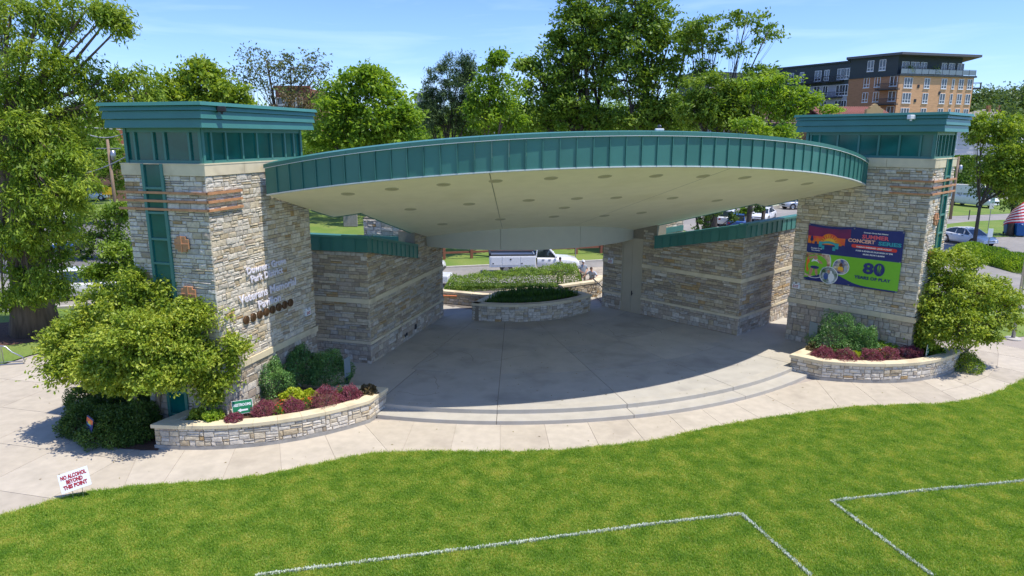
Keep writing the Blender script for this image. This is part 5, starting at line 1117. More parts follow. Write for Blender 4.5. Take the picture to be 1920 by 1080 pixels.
def vehicle(name, label, x, y, rz, paint, body, cab, wx, wr, width, cat='car', group=None, z=0.0, pillars=(), nowin=0, lower=None):
    """body: stations (x, z_bottom, z_shoulder, half-width factor); cab: stations (x_base, x_top, z_base, z_top, factor) rear to front; +x is forward"""
    T = empty(name, (x, y, z), rz, label, cat, group); w_ = width/2
    rings = []
    for (sx, zb, zs, k) in body:
        a = w_*k; rings.append([(sx, -a*.9, zb), (sx, -a, zb+(zs-zb)*.22), (sx, -a*1.0, zb+(zs-zb)*.62), (sx, -a*.97, zs-(zs-zb)*.10), (sx, -a*.86, zs), (sx, a*.86, zs), (sx, a*.97, zs-(zs-zb)*.10), (sx, a, zb+(zs-zb)*.62), (sx, a, zb+(zs-zb)*.22), (sx, a*.9, zb)])
    B = MB().add(*loft(rings)).build('body', paint, T, smooth=True, fix=True)
    md = B.modifiers.new('edge', 'BEVEL'); md.width = .03; md.segments = 2; md.limit_method = 'ANGLE'; md.angle_limit = rad(35)
    (xb0, xt0, zb0, zt0, k0), (xb1, xt1, zb1, zt1, k1) = cab[0], cab[-1]
    g = []
    for (xb, xt, zb, zt, k) in cab: g.append([(xb, -w_*.86, zb-.04), (xt, -w_*k, zt), (xt, w_*k, zt), (xb, w_*.86, zb-.04)])
    MB().add(*loft(g)).build('windows', CARG, T, fix=True)
    rf = [[(xt+(.03 if i else -.03)*(i in (0, len(cab)-1)), -w_*k-.015, zt-.02), (xt, -w_*k*.8, zt+.045), (xt, w_*k*.8, zt+.045), (xt+(.03 if i else -.03)*(i in (0, len(cab)-1)), w_*k+.015, zt-.02)] for i, (xb, xt, zb, zt, k) in enumerate(cab)]
    MB().add(*loft(rf)).build('roof', paint, T, smooth=False, fix=True, bevel=.02)
    pl = MB()
    for sy in (-1, 1):
        for (xb, xt, zb, zt, k) in ((cab[0]), (cab[-1])): pl.tube([(xb, sy*w_*.865, zb-.02), (xt, sy*(w_*k+.01), zt)], .045, 6)
        for (xb, xt) in pillars: pl.tube([(xb, sy*w_*.87, zb0-.02), (xt, sy*(w_*(k0+k1)/2+.012), (zt0+zt1)/2+.01)], .045, 6)
        if nowin: pl.add([(nowin[0], sy*w_*.885, zb0-.04), (nowin[1], sy*w_*.885, zb0-.04), (nowin[1], sy*(w_*k0+.03), zt0), (nowin[0], sy*(w_*k0+.03), zt0)], [(0, 1, 2, 3)])
    pl.build('pillars', paint, T)
    wheels(T, wx, w_, wr)
    ar = MB()
    for q in wx:
        for sy in (-1, 1):
            X = lambda a, b_, c, q=q, sy=sy: (q+a, sy*(w_+.004), wr+b_)
            ar.lathe([(wr*.6, 0), (wr*1.17, 0)], n=22, X=X)
    ar.build('wheel_arch', CHROME, T)
    xf, xr = body[-1][0], body[0][0]; zf = body[-1][2]; zr = body[0][2]
    for sy in (-1, 1):
        MB().box(xf-.16, xf+.012, sy*w_*.62-.16, sy*w_*.62+.16, zf-.2, zf-.06).build('headlight', LAMP, T, bevel=.02)
        MB().box(xr-.012, xr+.12, sy*w_*.72-.12, sy*w_*.72+.12, zr-.24, zr-.06).build('taillight', RED, T, bevel=.02)
        MB().box(cab[-1][0]-.18, cab[-1][0]-.04, sy*(w_+.02)-.09, sy*(w_+.02)+.09, zb1+.02, zb1+.16).build('mirror', paint, T, bevel=.02)
        dh = MB()
        for hx in ((cab[0][0]*.6+cab[-1][0]*.4)-.2, (cab[0][0]*.2+cab[-1][0]*.8)-.35): dh.box(hx, hx+.18, sy*(w_+.0)-.02, sy*(w_+.0)+.02, zb0-.16, zb0-.12)
        dh.build('door_handle', CHROME if paint is CWHITE else paint, T)
    MB().box(xf-.02, xf+.015, -w_*.42, w_*.42, zf-.3, zf-.08).build('grille', CHROME, T, bevel=.01)
    MB().box(xf-.05, xf+.03, -w_*.85, w_*.85, body[-1][1]+.02, body[-1][1]+.16).build('bumper', CHROME if lower else paint, T, bevel=.03)
    return T
SUVB = [(-2.3, .45, .95, .86), (-2.2, .28, 1.05, .97), (-1.4, .25, 1.05, 1), (0, .25, 1.02, 1), (1.2, .25, 1.0, 1), (1.9, .28, .92, .97), (2.25, .36, .78, .85)]
SUVC = [(-2.15, -1.85, 1.04, 1.62, .70), (-1.0, -.9, 1.03, 1.70, .74), (0, 0, 1.02, 1.69, .74), (1.15, .45, 1.0, 1.60, .70)]
SEDB = [(-2.35, .42, .92, .85), (-2.2, .28, 1.0, .96), (-1.3, .24, .98, 1), (0, .23, .95, 1), (1.2, .24, .92, 1), (1.95, .27, .84, .96), (2.38, .36, .66, .82)]
SEDC = [(-2.0, -1.15, .98, 1.36, .66), (-.7, -.6, .97, 1.46, .70), (.1, .1, .95, 1.46, .70), (1.25, .45, .92, 1.38, .66)]
def face(px0, px1):   # heading from one photo point towards another on the ground
    a, b = G(*px0), G(*px1); return math.atan2(b[1]-a[1], b[0]-a[0]), ((a[0]+b[0])/2, (a[1]+b[1])/2)
h, c = face((1772, 452), (1876, 470))
vehicle('parked_car', 'white fastback crossover stopped on the street beside the right hedge', c[0]+.2, c[1]+1.0, h, CWHITE, SEDB, SEDC, (-1.4, 1.45), .35, 1.9, pillars=((-.55, -.5), (.35, .25)))
p = at(1345, 408, 78)
g1 = G(1383, 424); vehicle('parked_suv', 'white SUV parked tail towards the stage, seen under the canopy', g1[0]-.6, g1[1]+1.5, rad(68), CWHITE, SUVB, SUVC, (-1.4, 1.4), .36, 1.95, cat='car')
g1 = G(1407, 430); vehicle('parked_suv', 'blue car parked between two white ones, seen under the canopy', g1[0]-1.0, g1[1]+.5, rad(62), CBLUE, SUVB, SUVC, (-1.4, 1.4), .36, 1.9, cat='car')
g1 = G(1445, 416); vehicle('parked_car', 'white car parked nose towards the stage by the right tower', g1[0]-.3, g1[1]+1.5, rad(236), CWHITE, SEDB, SEDC, (-1.4, 1.45), .35, 1.9)
g1 = G(1489, 392); vehicle('parked_suv', 'silver SUV half hidden behind the right tower, far in the lot', g1[0]+.7, g1[1]+.4, rad(190), CSILV, SUVB, SUVC, (-1.4, 1.4), .38, 1.95, cat='car')
g1 = G(1474, 388); vehicle('parked_suv', 'dark SUV at the back of the parking lot beside the pale pillar', g1[0]-.6, g1[1]+3.5, rad(185), CDARK, SUVB, SUVC, (-1.4, 1.4), .38, 1.95, cat='car')
g1 = G(262, 548); vehicle('parked_suv', 'white SUV mostly hidden behind the left ornamental tree', g1[0]-2.2, g1[1]-1.2, rad(14), CWHITE, SUVB, SUVC, (-1.4, 1.4), .38, 1.95, cat='car')
for px, py, m, r_, lab in ((125, 420, CWHITE, 100, 'white car in the distant lot seen through the cypress'), (8, 482, CSILV, 15, 'silver car at the far left beyond the cypress trunk'), (80, 480, CBLUE, 15, 'blue car beyond the cypress, left of the lawn'), (160, 352, CDARK, 20, 'dark car far down the left street by the utility pole'), (172, 375, CWHITE, 20, 'small white car below the dark one by the utility pole'), (105, 475, CDARK, 20, 'black car behind the drooping cypress branches')):
    g1 = G(px, py); vehicle('parked_car', lab, g1[0], g1[1], rad(r_), m, SUVB, SUVC, (-1.4, 1.4), .36, 1.9)
# white delivery van on the right
VS = 1.18
VB = [(-2.95, .4, 1.3, .95), (-2.9, .35, 1.4, 1), (0, .33, 1.4, 1), (2.0, .33, 1.35, 1), (2.6, .35, 1.15, .95), (2.95, .4, .9, .85)]
VC = [(-2.9, -2.88, 1.4, 2.55, .82), (0, 0, 1.4, 2.6, .84), (1.2, 1.1, 1.4, 2.55, .82), (2.35, 1.5, 1.3, 2.45, .78)]
h, c = face((1786, 384), (1862, 392))
VB = [(a*VS, b, c*1.1, d) for a, b, c, d in VB]; VC = [(a*VS, b*VS, c*1.1, d*1.12, e) for a, b, c, d, e in VC]
V = vehicle('delivery_van', 'white high-roofed delivery van parked behind the utility pole on the right', c[0]+.6, c[1]+1.2, h, CWHITE, VB, VC, (-2.2, 2.05), .38, 2.05, cat='van', nowin=(-3.4, 1.3))
VT = mat('van_print', (.12, .12, .14), .5, .02)
for s_, z, sz, xx in (('FELT WC', 1.62, .42, -1.6),):
    if s_: text('lettering', s_, Matrix.Translation((xx, -1.01, z-.1)) @ Matrix.Rotation(rad(90), 4, 'X'), sz, VT, V, extrude=.005)

# white utility truck behind the hedge: single cab, service body
h = rad(3); tx, ty = 1.55, 48.9
TKB = [(.2, .55, 1.28, 1), (1.2, .5, 1.26, 1), (1.6, .5, 1.24, 1), (2.6, .5, 1.18, .98), (3.1, .52, 1.08, .92), (3.25, .6, .95, .85)]
TKC = [(.12, .2, 1.28, 1.93, .80), (.8, .8, 1.28, 1.98, .82), (1.65, 1.05, 1.25, 1.90, .78)]
TRK = vehicle('utility_truck', 'white utility truck with open black-lined service bed behind the hedge', tx, ty, h, CWHITE, TKB, TKC, (-2.0, 2.25), .40, 2.0, cat='truck', z=-.43)
bd = MB(); bd.box(-3.2, .1, -1.02, -.62, .62, 1.42).box(-3.2, .1, .62, 1.02, .62, 1.42).box(-3.22, -3.15, -1.0, 1.0, .62, 1.35).box(-.02, .1, -1.0, 1.0, .62, 1.48); bd.build('service_body', CWHITE, TRK, fix=True, bevel=.02)
MB().box(-3.2, .05, -.62, .62, .75, .82).build('bed_floor', BLACK, TRK)
rl = MB(); rl.box(-3.25, .12, -1.0, -.60, 1.42, 1.50).box(-3.25, .12, .60, 1.0, 1.42, 1.50).box(-3.25, -3.1, -1, 1, 1.36, 1.62); rl.build('bed_rail', BLACK, TRK, bevel=.02)
for x0, x1 in ((-3.1, -2.35), (-2.3, -1.05), (-1.0, .05)):
    MB().box(x0, x1, -1.045, -1.015, .78, 1.36).build('locker_door', CWHITE, TRK, bevel=.012)
for hx in (-2.95, -1.7, -.9): MB().box(hx-.05, hx+.05, -1.06, -1.04, .86 if hx != -1.7 else 1.14, .93 if hx != -1.7 else 1.24).build('latch', BLACK, TRK)
# pickup nose at the left edge of the opening, with a bit of white trailer
g1 = at(838, 500, 47.5)
PKB = [(-2.9, .55, 1.2, .96), (-2.7, .5, 1.25, 1), (0, .5, 1.25, 1), (1.6, .5, 1.22, 1), (2.6, .52, 1.22, .98), (2.95, .55, 1.12, .93), (3.05, .6, .95, .88)]
PKC = [(-1.1, -.9, 1.25, 1.85, .80), (0, 0, 1.25, 1.92, .82), (1.45, .8, 1.24, 1.85, .78)]
PK = vehicle('pickup_truck', 'white pickup whose nose shows past the left stage wall', -7.8, 47.0, rad(-4), CWHITE, PKB, PKC, (-1.9, 2.1), .42, 2.05, cat='truck', lower=True, z=-.43)
tb_ = MB().box(-1.5, 1.5, -.7, .7, .35, .75).box(-1.45, 1.45, -.65, .65, .75, .80)
t_ = empty('small_trailer', (-5.6, 44.6, -.43), rad(-8), 'low white trailer below the pickup nose, left of the hedge', 'trailer'); tb_.build('bed', CWHITE, t_, bevel=.03); wheels(t_, (0,), .85, .3)

# ================================================================== PEOPLE
SKIN = mat('skin', (.50, .26, .17), .5, .05, spec=.3); SHIRT = mat('grey_shirt', (.30, .33, .36), .9, .06); SHIRT2 = mat('pale_grey_shirt', (.42, .45, .50), .9, .06); PANT = mat('khaki_trousers', (.23, .20, .15), .9, .06); SHOE = mat('boot', (.05, .04, .03), .7, .1); CAPW = mat('white_cap', (.75, .75, .74), .8, .03); CAPD = mat('dark_cap', (.03, .03, .035), .8, .03); HAIR = mat('brown_hair', (.07, .04, .025), .8, .1)
def skin_mesh(name, chain, m, parent, sub=1):
    vs, es, rs = chain; me = bpy.data.meshes.new(name); me.from_pydata([tuple(v) for v in vs], es, []); me.materials.append(m)
    o = bpy.data.objects.new(name, me); COL.objects.link(o); o.parent = parent
    md = o.modifiers.new('skin', 'SKIN'); md.use_smooth_shade = True
    sl = me.skin_vertices[0].data
    for i, r_ in enumerate(rs): sl[i].radius = r_ if isinstance(r_, tuple) else (r_, r_)
    sl[0].use_root = True
    sb = o.modifiers.new('sub', 'SUBSURF'); sb.levels = sub; sb.render_levels = sub
    return o
def person(label, x, y, rz, J, shirt, cap, z=0., sub=2):
    """J: joints of the pose (metres, facing +y before turning)"""
    T = empty('person', (x, y, z), rz, label, 'person')
    g = lambda k: Vector(J[k])
    nm = ['pelvis', 'waist', 'chest', 'neckb', 'neck', 'shL', 'elL', 'wrL', 'shR', 'elR', 'wrR', 'hipL', 'knL', 'anL', 'toL', 'hipR', 'knR', 'anR', 'toR']
    rr = [(.15, .12), (.14, .11), (.17, .125), (.09, .08), .055, .07, .047, .033, .07, .047, .033, .095, .062, .045, .04, .095, .062, .045, .04]
    E_ = [('pelvis', 'waist'), ('waist', 'chest'), ('chest', 'neckb'), ('neckb', 'neck'), ('chest', 'shL'), ('shL', 'elL'), ('elL', 'wrL'), ('chest', 'shR'), ('shR', 'elR'), ('elR', 'wrR'), ('pelvis', 'hipL'), ('hipL', 'knL'), ('knL', 'anL'), ('anL', 'toL'), ('pelvis', 'hipR'), ('hipR', 'knR'), ('knR', 'anR'), ('anR', 'toR')]
    ix = {k: i for i, k in enumerate(nm)}
    skin_mesh('body', ([g(k) for k in nm], [(ix[a], ix[b]) for a, b in E_], rr), SKIN, T, sub)
    # shirt over torso and upper arms, trousers over legs
    ks = ['waist', 'chest', 'neckb', 'shL', 'mL', 'shR', 'mR', 'hem']; P_ = {k: g(k) for k in ('waist', 'chest', 'neckb', 'shL', 'shR')}
    P_['mL'] = g('shL').lerp(g('elL'), .75); P_['mR'] = g('shR').lerp(g('elR'), .75); P_['hem'] = g('pelvis')
    skin_mesh('shirt', ([P_[k] for k in ks], [(7, 0), (0, 1), (1, 2), (1, 3), (3, 4), (1, 5), (5, 6)], [(.175, .135), (.19, .14), (.085, .09), .085, .07, .085, .07, (.175, .14)]), shirt, T, sub)
    kt = ['pelvis', 'hipL', 'knL', 'cL', 'hipR', 'knR', 'cR']; Q = {k: g(k) for k in ('pelvis', 'hipL', 'knL', 'hipR', 'knR')}; Q['cL'] = g('knL').lerp(g('anL'), .9); Q['cR'] = g('knR').lerp(g('anR'), .9)
    skin_mesh('trousers', ([Q[k] for k in kt], [(0, 1), (1, 2), (2, 3), (0, 4), (4, 5), (5, 6)], [(.165, .135), .112, .08, .07, .112, .08, .07]), PANT, T, sub)
    for s_ in 'LR':
        a, t_ = g('an'+s_), g('to'+s_); skin_mesh('boot', ([a+Vector((0, 0, .04)), a+Vector((0, 0, -.04)), t_], [(0, 1), (1, 2)], [.06, .06, .045]), SHOE, T, 1)
        # hand: palm, four curled fingers and a thumb, all rooted in the palm
        w_ = g('wr'+s_); d = (w_-g('el'+s_)).normalized(); sd_ = d.cross(Vector((0, 1, 0))); sd_ = sd_.normalized() if sd_.length > .1 else Vector((1, 0, 0)); dn = d.cross(sd_).normalized()
        vs = [w_, w_+d*.09]; es = [(0, 1)]; rs_ = [(.026, .02), (.038, .018)]
        for f_, ln_ in ((-1.5, .07), (-.5, .085), (.5, .08), (1.5, .062)):
            k = len(vs); vs += [w_+d*.10+sd_*f_*.019, w_+d*(.10+ln_*.5)+sd_*f_*.021+dn*.012, w_+d*(.10+ln_*.85)+sd_*f_*.02+dn*.035]; es += [(1, k), (k, k+1), (k+1, k+2)]; rs_ += [.010, .009, .008]
        k = len(vs); vs += [w_+d*.045+sd_*.045, w_+d*.08+sd_*.06+dn*.015]; es += [(0, k), (k, k+1)]; rs_ += [.012, .010]
        skin_mesh('hand', (vs, es, rs_), SKIN, T, 1)
    hd = g('head'); up = (hd-g('neck')).normalized(); fw = Vector(J.get('face', (0, 1, -.1))); fw = (fw-up*fw.dot(up)).normalized(); rt = fw.cross(up)
    X = lambda a, b, c: tuple(hd+rt*a+fw*b+up*c)
    m = MB(); prof = [(.001, -.125), (.045, -.12), (.066, -.075), (.078, -.02), (.08, .04), (.066, .09), (.035, .115), (.001, .12)]
    n = 16; vs = []
    for r_, zz in prof:
        for j in range(n):
            a = 2*math.pi*j/n; cx, cy = math.cos(a)*r_, math.sin(a)*r_*1.22
            if cy > 0 and zz < -.05: cy *= 1.12
            vs.append(X(cx, cy, zz))
    m.add(vs, [(i*n+j, i*n+(j+1) % n, (i+1)*n+(j+1) % n, (i+1)*n+j) for i in range(len(prof)-1) for j in range(n)])
    m.add([X(-.014, .09, -.02), X(.014, .09, -.02), X(0, .124, -.028), X(0, .095, .03)], [(0, 1, 2), (0, 2, 3), (2, 1, 3)])
    for s_ in (-1, 1): m.add([X(s_*.078, -.015, -.03), X(s_*.096, -.03, .0), X(s_*.094, -.025, .03), X(s_*.078, .01, .025), X(s_*.08, .012, -.02)], [(0, 1, 2, 3, 4)])
    m.build('head', SKIN, T, smooth=True)
    e = MB()
    for s_ in (-1, 1): e.add([X(s_*.03-.013, .094, .008), X(s_*.03+.013, .094, .008), X(s_*.03+.012, .096, .018), X(s_*.03-.012, .096, .018)], [(0, 1, 2, 3)])
    e.add([X(-.024, .1, -.066), X(.024, .1, -.066), X(.02, .102, -.058), X(-.02, .102, -.058)], [(0, 1, 2, 3)])
    e.build('face_features', HAIR, T)
    hm = MB(); pr = [(.084, -.02), (.088, .04), (.074, .095), (.04, .122), (.001, .13)]; vs = [X(math.cos(2*math.pi*j/n)*r_, math.sin(2*math.pi*j/n)*r_*1.2-.012, zz+(.03 if math.sin(2*math.pi*j/n) > .3 and zz < .05 else 0)) for r_, zz in pr for j in range(n)]
    hm.add(vs, [(i*n+j, i*n+(j+1) % n, (i+1)*n+(j+1) % n, (i+1)*n+j) for i in range(len(pr)-1) for j in range(n)]); hm.build('hair', HAIR, T, smooth=True)
    if cap:
        cm = MB(); pr = [(.094, .028), (.093, .07), (.078, .11), (.042, .138), (.001, .145)]; vs = [X(math.cos(2*math.pi*j/n)*r_, math.sin(2*math.pi*j/n)*r_*1.2-.004, zz) for r_, zz in pr for j in range(n)]
        cm.add(vs, [(i*n+j, i*n+(j+1) % n, (i+1)*n+(j+1) % n, (i+1)*n+j) for i in range(len(pr)-1) for j in range(n)])
        cm.prism([(-.07, .08), (.07, .08), (.06, .16), (.03, .19), (-.03, .19), (-.06, .16)], .03, .04, X=X); cm.build('cap', cap, T, smooth=False)
    return T
ST = dict(pelvis=(0, 0, .95), waist=(0, .01, 1.12), chest=(0, 0, 1.34), neckb=(0, 0, 1.49), neck=(0, .01, 1.57), head=(0, .02, 1.70), shL=(-.20, 0, 1.43), elL=(-.33, .02, 1.17), wrL=(-.16, .20, 1.05), shR=(.20, 0, 1.43), elR=(.36, .0, 1.16), wrR=(.18, .20, 1.08), hipL=(-.10, 0, .90), knL=(-.13, .03, .50), anL=(-.14, 0, .09), toL=(-.16, .16, .04), hipR=(.10, 0, .90), knR=(.13, .03, .50), anR=(.14, 0, .09), toR=(.17, .16, .04))
BD = dict(ST); BD.update(pelvis=(0, -.10, .78), waist=(0, .02, .93), chest=(.02, .12, 1.13), neckb=(.03, .18, 1.27), neck=(.03, .22, 1.33), head=(.04, .27, 1.46), shL=(-.18, .14, 1.21), elL=(-.36, .22, .98), wrL=(-.44, .36, .80), shR=(.22, .14, 1.21), elR=(.42, .12, 1.02), wrR=(.60, .22, .84), hipL=(-.11, -.08, .74), knL=(-.16, .18, .47), hipR=(.11, -.08, .74), knR=(.16, .18, .47))
g1 = at(1093, 505, 44.0); person('man in a white cap and grey shirt standing at the right end of the hedge', g1[0], 44.0, rad(200), ST, SHIRT, CAPW, z=-.42)
g1 = at(1111, 505, 43.0); person('bareheaded man in a pale shirt stooping beside the capped man', g1[0], 43.0, rad(165), BD, SHIRT2, None, z=-.42)
g1 = at(1050, 500, 45.0); person('person in a dark cap half hidden behind the hedge beside the truck', g1[0], 45.0, rad(185), ST, SHIRT, CAPD, z=-.42)

# ================================================================== SIGNS AND SMALL THINGS
def yard_sign(name, label, c, right, up_, w_, h_, face_m, border=None, leg=.45, gz=0.0):
    """thin corrugated board on a wire stake; c = board centre, right = its local x on plan"""
    T = empty(name, (c[0], c[1], gz), 0, label, 'sign'); n = Vector(right).cross(Vector(up_)).normalized(); M = frame((0, 0, c[2]-gz), right, n)
    b = MB(); X = lambda x, y, z: tuple((M @ Vector((x, y, z))))
    b.box(-w_/2, w_/2, -h_/2, h_/2, -.006, .006, X=X); b.build('board', border or face_m, T, fix=True)
    if border: MB().box(-w_/2+.012, w_/2-.012, -h_/2+.012, h_/2-.012, .006, .009, X=X).build('face', face_m, T, fix=True)
    s = MB()
    for k in (-.12, .12): s.tube([X(k, -h_/2+.1, -.012), X(k, -h_/2, -.01), (X(k, -h_/2, -.01)[0], X(k, -h_/2, -.01)[1], -.1)], .007, 6)
    s.build('stake', GALV, T); return T, M
RT = mat('sign_red', (.36, .015, .03), .6, .02); GS = mat('sign_green', (.012, .19, .075), .5, .03); WS = mat('sign_white', (.80, .80, .80), .6, .01)
g1 = G(152, 934); ph = rad(17)
T1, M1 = yard_sign('yard_sign', 'white no-alcohol yard sign with red lettering at the lawn edge', (g1[0]-.10, g1[1], .52), (math.cos(ph), math.sin(ph), .26), (0, .45, 1), .72, .50, WS)
for s_, y, wd in (('NO ALCOHOL', .085, .62), ('BEYOND', -.045, .40), ('THIS POINT', -.175, .58)):
    text('lettering', s_, M1 @ Matrix.Translation((-wd/2, y, .009)), .14, RT, T1, extrude=.001, width=wd, bold=.008)
g1 = at(455, 766, 19.95); ph = rad(18)
T2, M2 = yard_sign('yard_sign', 'green restrooms sign with a white left arrow in the left planter', (g1[0], g1[1], g1[2]+.06), (math.cos(ph), math.sin(ph), .05), (0, .35, 1), .60, .42, GS, WS, gz=ZP)
text('lettering', 'RESTROOMS', M2 @ Matrix.Translation((-.255, .03, .011)), .115, WS, T2, extrude=.001, width=.51, bold=.004)
MB().prism([(-.15, -.10), (-.05, -.04), (-.05, -.075), (.15, -.075), (.15, -.125), (-.05, -.125), (-.05, -.16)], .010, .013, X=lambda x, y, z: tuple(M2 @ Vector((x, y, z)))).build('arrow', WS, T2, fix=True)
g1 = at(1740, 655, 25.9)
T3, M3 = yard_sign('yard_sign', 'green restrooms sign turned away under the right ornamental tree', (g1[0], g1[1], g1[2]), (math.cos(rad(50)), math.sin(rad(50)), -.1), (0, 0, 1), .60, .42, GS, WS, gz=ZP)
text('lettering', 'RESTROOMS', M3 @ Matrix.Translation((-.255, .03, .011)), .115, WS, T3, extrude=.001, width=.51, bold=.004)
MB().prism([(.15, -.10), (.05, -.04), (.05, -.075), (-.15, -.075), (-.15, -.125), (.05, -.125), (.05, -.16)], .010, .013, X=lambda x, y, z: tuple(M3 @ Vector((x, y, z)))).build('arrow', WS, T3, fix=True)
g1 = at(168, 795, 19.35); BN1 = mat('banner_blue', (.02, .03, .16), .5, .05); OR1 = mat('banner_orange', (.85, .22, .02), .5, .1, 8, col2=(.75, .03, .06), c2amt=.6, c2scale=4); CY1 = mat('banner_teal', (.04, .36, .42), .5, .03); YE1 = mat('banner_yellow', (.90, .50, .04), .5, .03)
T4, M4 = yard_sign('yard_sign', 'small dark sunset-print yard sign in the shrubs under the left tree', (g1[0], g1[1], g1[2]), (math.cos(rad(-42)), math.sin(rad(-42)), 0), (0, .3, 1), .55, .42, BN1)
X4 = lambda x, y, z: tuple(M4 @ Vector((x, y, z)))
MB().box(-.26, .26, .03, .16, .006, .009, X=X4).build('print', OR1, T4); MB().prism([(.12*math.cos(a), .0+.10*math.sin(a)) for a in [math.pi*k/10 for k in range(11)]], .009, .012, X=X4).build('print', YE1, T4); MB().box(-.15, .15, -.04, .0, .009, .012, X=X4).build('print', CY1, T4)

# bronze medallions on the lettered tower
for i, s_ in enumerate((3.99, 3.64, 3.29, 2.95, 2.60, 2.25, 1.90, 1.55)):
    o = MB(); c = P2(INl, dFl, nFl, s_, 3.51, .045); M = Matrix.Translation((OX, OY, 0)) @ Matrix.Rotation(A, 4, 'Z') @ frame(c, ax, an)
    X = lambda x, y, z: (x, y, z)
    o.lathe([(.001, .035), (.06, .045), (.10, .035), (.125, .042), (.138, .03), (.14, -.02)], n=20)
    for k in range(5): a = k*1.2566+1.57; o.add([(math.cos(a)*.09, math.sin(a)*.09, .052), (math.cos(a+.5)*.03, math.sin(a+.5)*.03, .055), (0, 0, .06), (math.cos(a-.5)*.03, math.sin(a-.5)*.03, .055)], [(0, 1, 2, 3)])
    ob = o.build('medallion', BRONZE, None, smooth=False); ob.matrix_world = M
    ordn = ('leftmost', 'second', 'third', 'fourth', 'fifth', 'sixth', 'seventh', 'last, rightmost')[i]
    tag(ob, f'round bronze medallion, {ordn} of the row under the tower lettering', 'medallion', 'bronze medallions under the lettering')
# EXIT signs
def exit_sign(label, o_, d_, n_, s_, z, flip):
    x = (-d_[0], -d_[1], 0) if flip else (d_[0], d_[1], 0); M = Matrix.Translation((OX, OY, 0)) @ Matrix.Rotation(A, 4, 'Z') @ frame(P2(o_, d_, n_, s_, z, .09), x, (n_[0], n_[1], 0))
    T = empty('exit_sign', (0, 0, 0), 0, label, 'sign'); T.matrix_world = M
    MB().box(-.16, .16, -.10, .10, -.06, .02).build('housing', WS, T, bevel=.01)
    text('lettering', 'EXIT', Matrix.Translation((-.12, -.055, .022)), .16, RT, T, extrude=.001, width=.24, bold=.004)
    MB().box(-.15, -.05, .11, .17, -.05, .01).box(.05, .15, .11, .17, -.05, .01).build('emergency_lamp', WS, T, bevel=.01)
exit_sign('white exit sign with red letters on the lettered tower edge', INl, dFl, nFl, .55, 2.90, True)
exit_sign('white exit sign with red letters left of the banner, low on its tower', INr, dFr, nFr, .26, 2.80, False)
exit_sign('small exit sign on the stone to the left of the tan doors', oR, dWR, nWR, 7.35, 2.84, True)
# plaque posts at the stage corners of the planters
for (px, py, Y, rz_, lab) in ((650, 700, 22.6, rad(75), 'thin plaque on a dark post at the stage corner of the left planter'), (1524, 640, 27.4, rad(-68), 'thin plaque on a dark post at the stage corner of the right planter')):
    g1 = at(px, py, Y); T = empty('plaque_post', (g1[0], g1[1], ZP), rz_, lab, 'plaque', 'plaque posts in the planters')
    MB().box(-.03, .03, -.03, .03, -.1, 1.0).build('post', mat('dark_post', (.04, .07, .065), .5, .05), T); MB().box(-.21, .21, -.05, -.03, .35, 1.02).build('panel', mat('plaque_panel', (.20, .25, .27), .3, .05), T, bevel=.01)
# box lights on the roof edges
for T_o, (IN_, dF_, nF_), s_, col, lab in ((TL, (INl, dFl, nFl), 4.75, BLACK, 'small dark box fixed to the left tower roof edge'), (TR, (INr, dFr, nFr), 4.15, WS, 'small white floodlight on the right tower roof edge')):
    c = P2(IN_, dF_, nF_, s_, 9.99 if col is BLACK else 10.0, .40); x, y = L2W(c[0], c[1]); T = empty('roof_edge_light', (x, y, c[2]), A, lab, 'light')
    MB().box(-.12, .12, -.09, .09, -.08, .08).build('housing', col, T, bevel=.02); MB().box(-.03, .03, -.03, .03, -.14, -.08).build('bracket', col, T)
c = pol(17.7, rad(1.5)); x, y = L2W(*c); T = empty('roof_camera', (x, y, 9.42), 0, 'tiny white box with a dark dome on top of the canopy edge', 'camera')
MB().box(-.13, .13, -.08, .08, 0, .07).build('base', WS, T, bevel=.02); MB().lathe([(.05, .07), (.065, .12), (.05, .17), (.001, .19)], n=12).build('dome', CDARK, T, smooth=True)

# vinyl banner on the right tower
BM = Matrix.Translation((OX, OY, 0)) @ Matrix.Rotation(A, 4, 'Z') @ frame(P2(INr, dFr, nFr, .59, 3.16, .10), (dFr[0], dFr[1], 0), (nFr[0], nFr[1], 0))
BT = empty('vinyl_banner', (0, 0, 0), 0, 'large vinyl concert banner with sunset print and lime lower half', 'banner'); BT.matrix_world = BM
BW, BH = 3.76, 2.48
BPUR = mat('banner_purple', (.20, .02, .10), .5, .1, 3, col2=(.08, .02, .12), c2amt=.5, c2scale=1.3); BLIME = mat('banner_lime', (.20, .52, .025), .5, .03); PHA = mat('photo_warm', (.42, .20, .12), .5, .6, 5, col2=(.72, .55, .42), c2amt=.7, c2scale=3.2); PHB = mat('photo_blue', (.05, .08, .30), .5, .6, 7, col2=(.75, .62, .35), c2amt=.7, c2scale=4.5); PHC = mat('photo_green', (.05, .11, .04), .5, .5, 8, col2=(.62, .64, .70), c2amt=.7, c2scale=4.2)
def wav(x, y): return .012*math.sin(x*2.3+y)+.010*math.sin(y*3.1-x*1.4)
def edge_dip(x): return -.07*math.sin(math.pi*min(1, x/1.9)) if x < 1.9 else -.05*math.sin(math.pi*(x-1.9)/1.86)
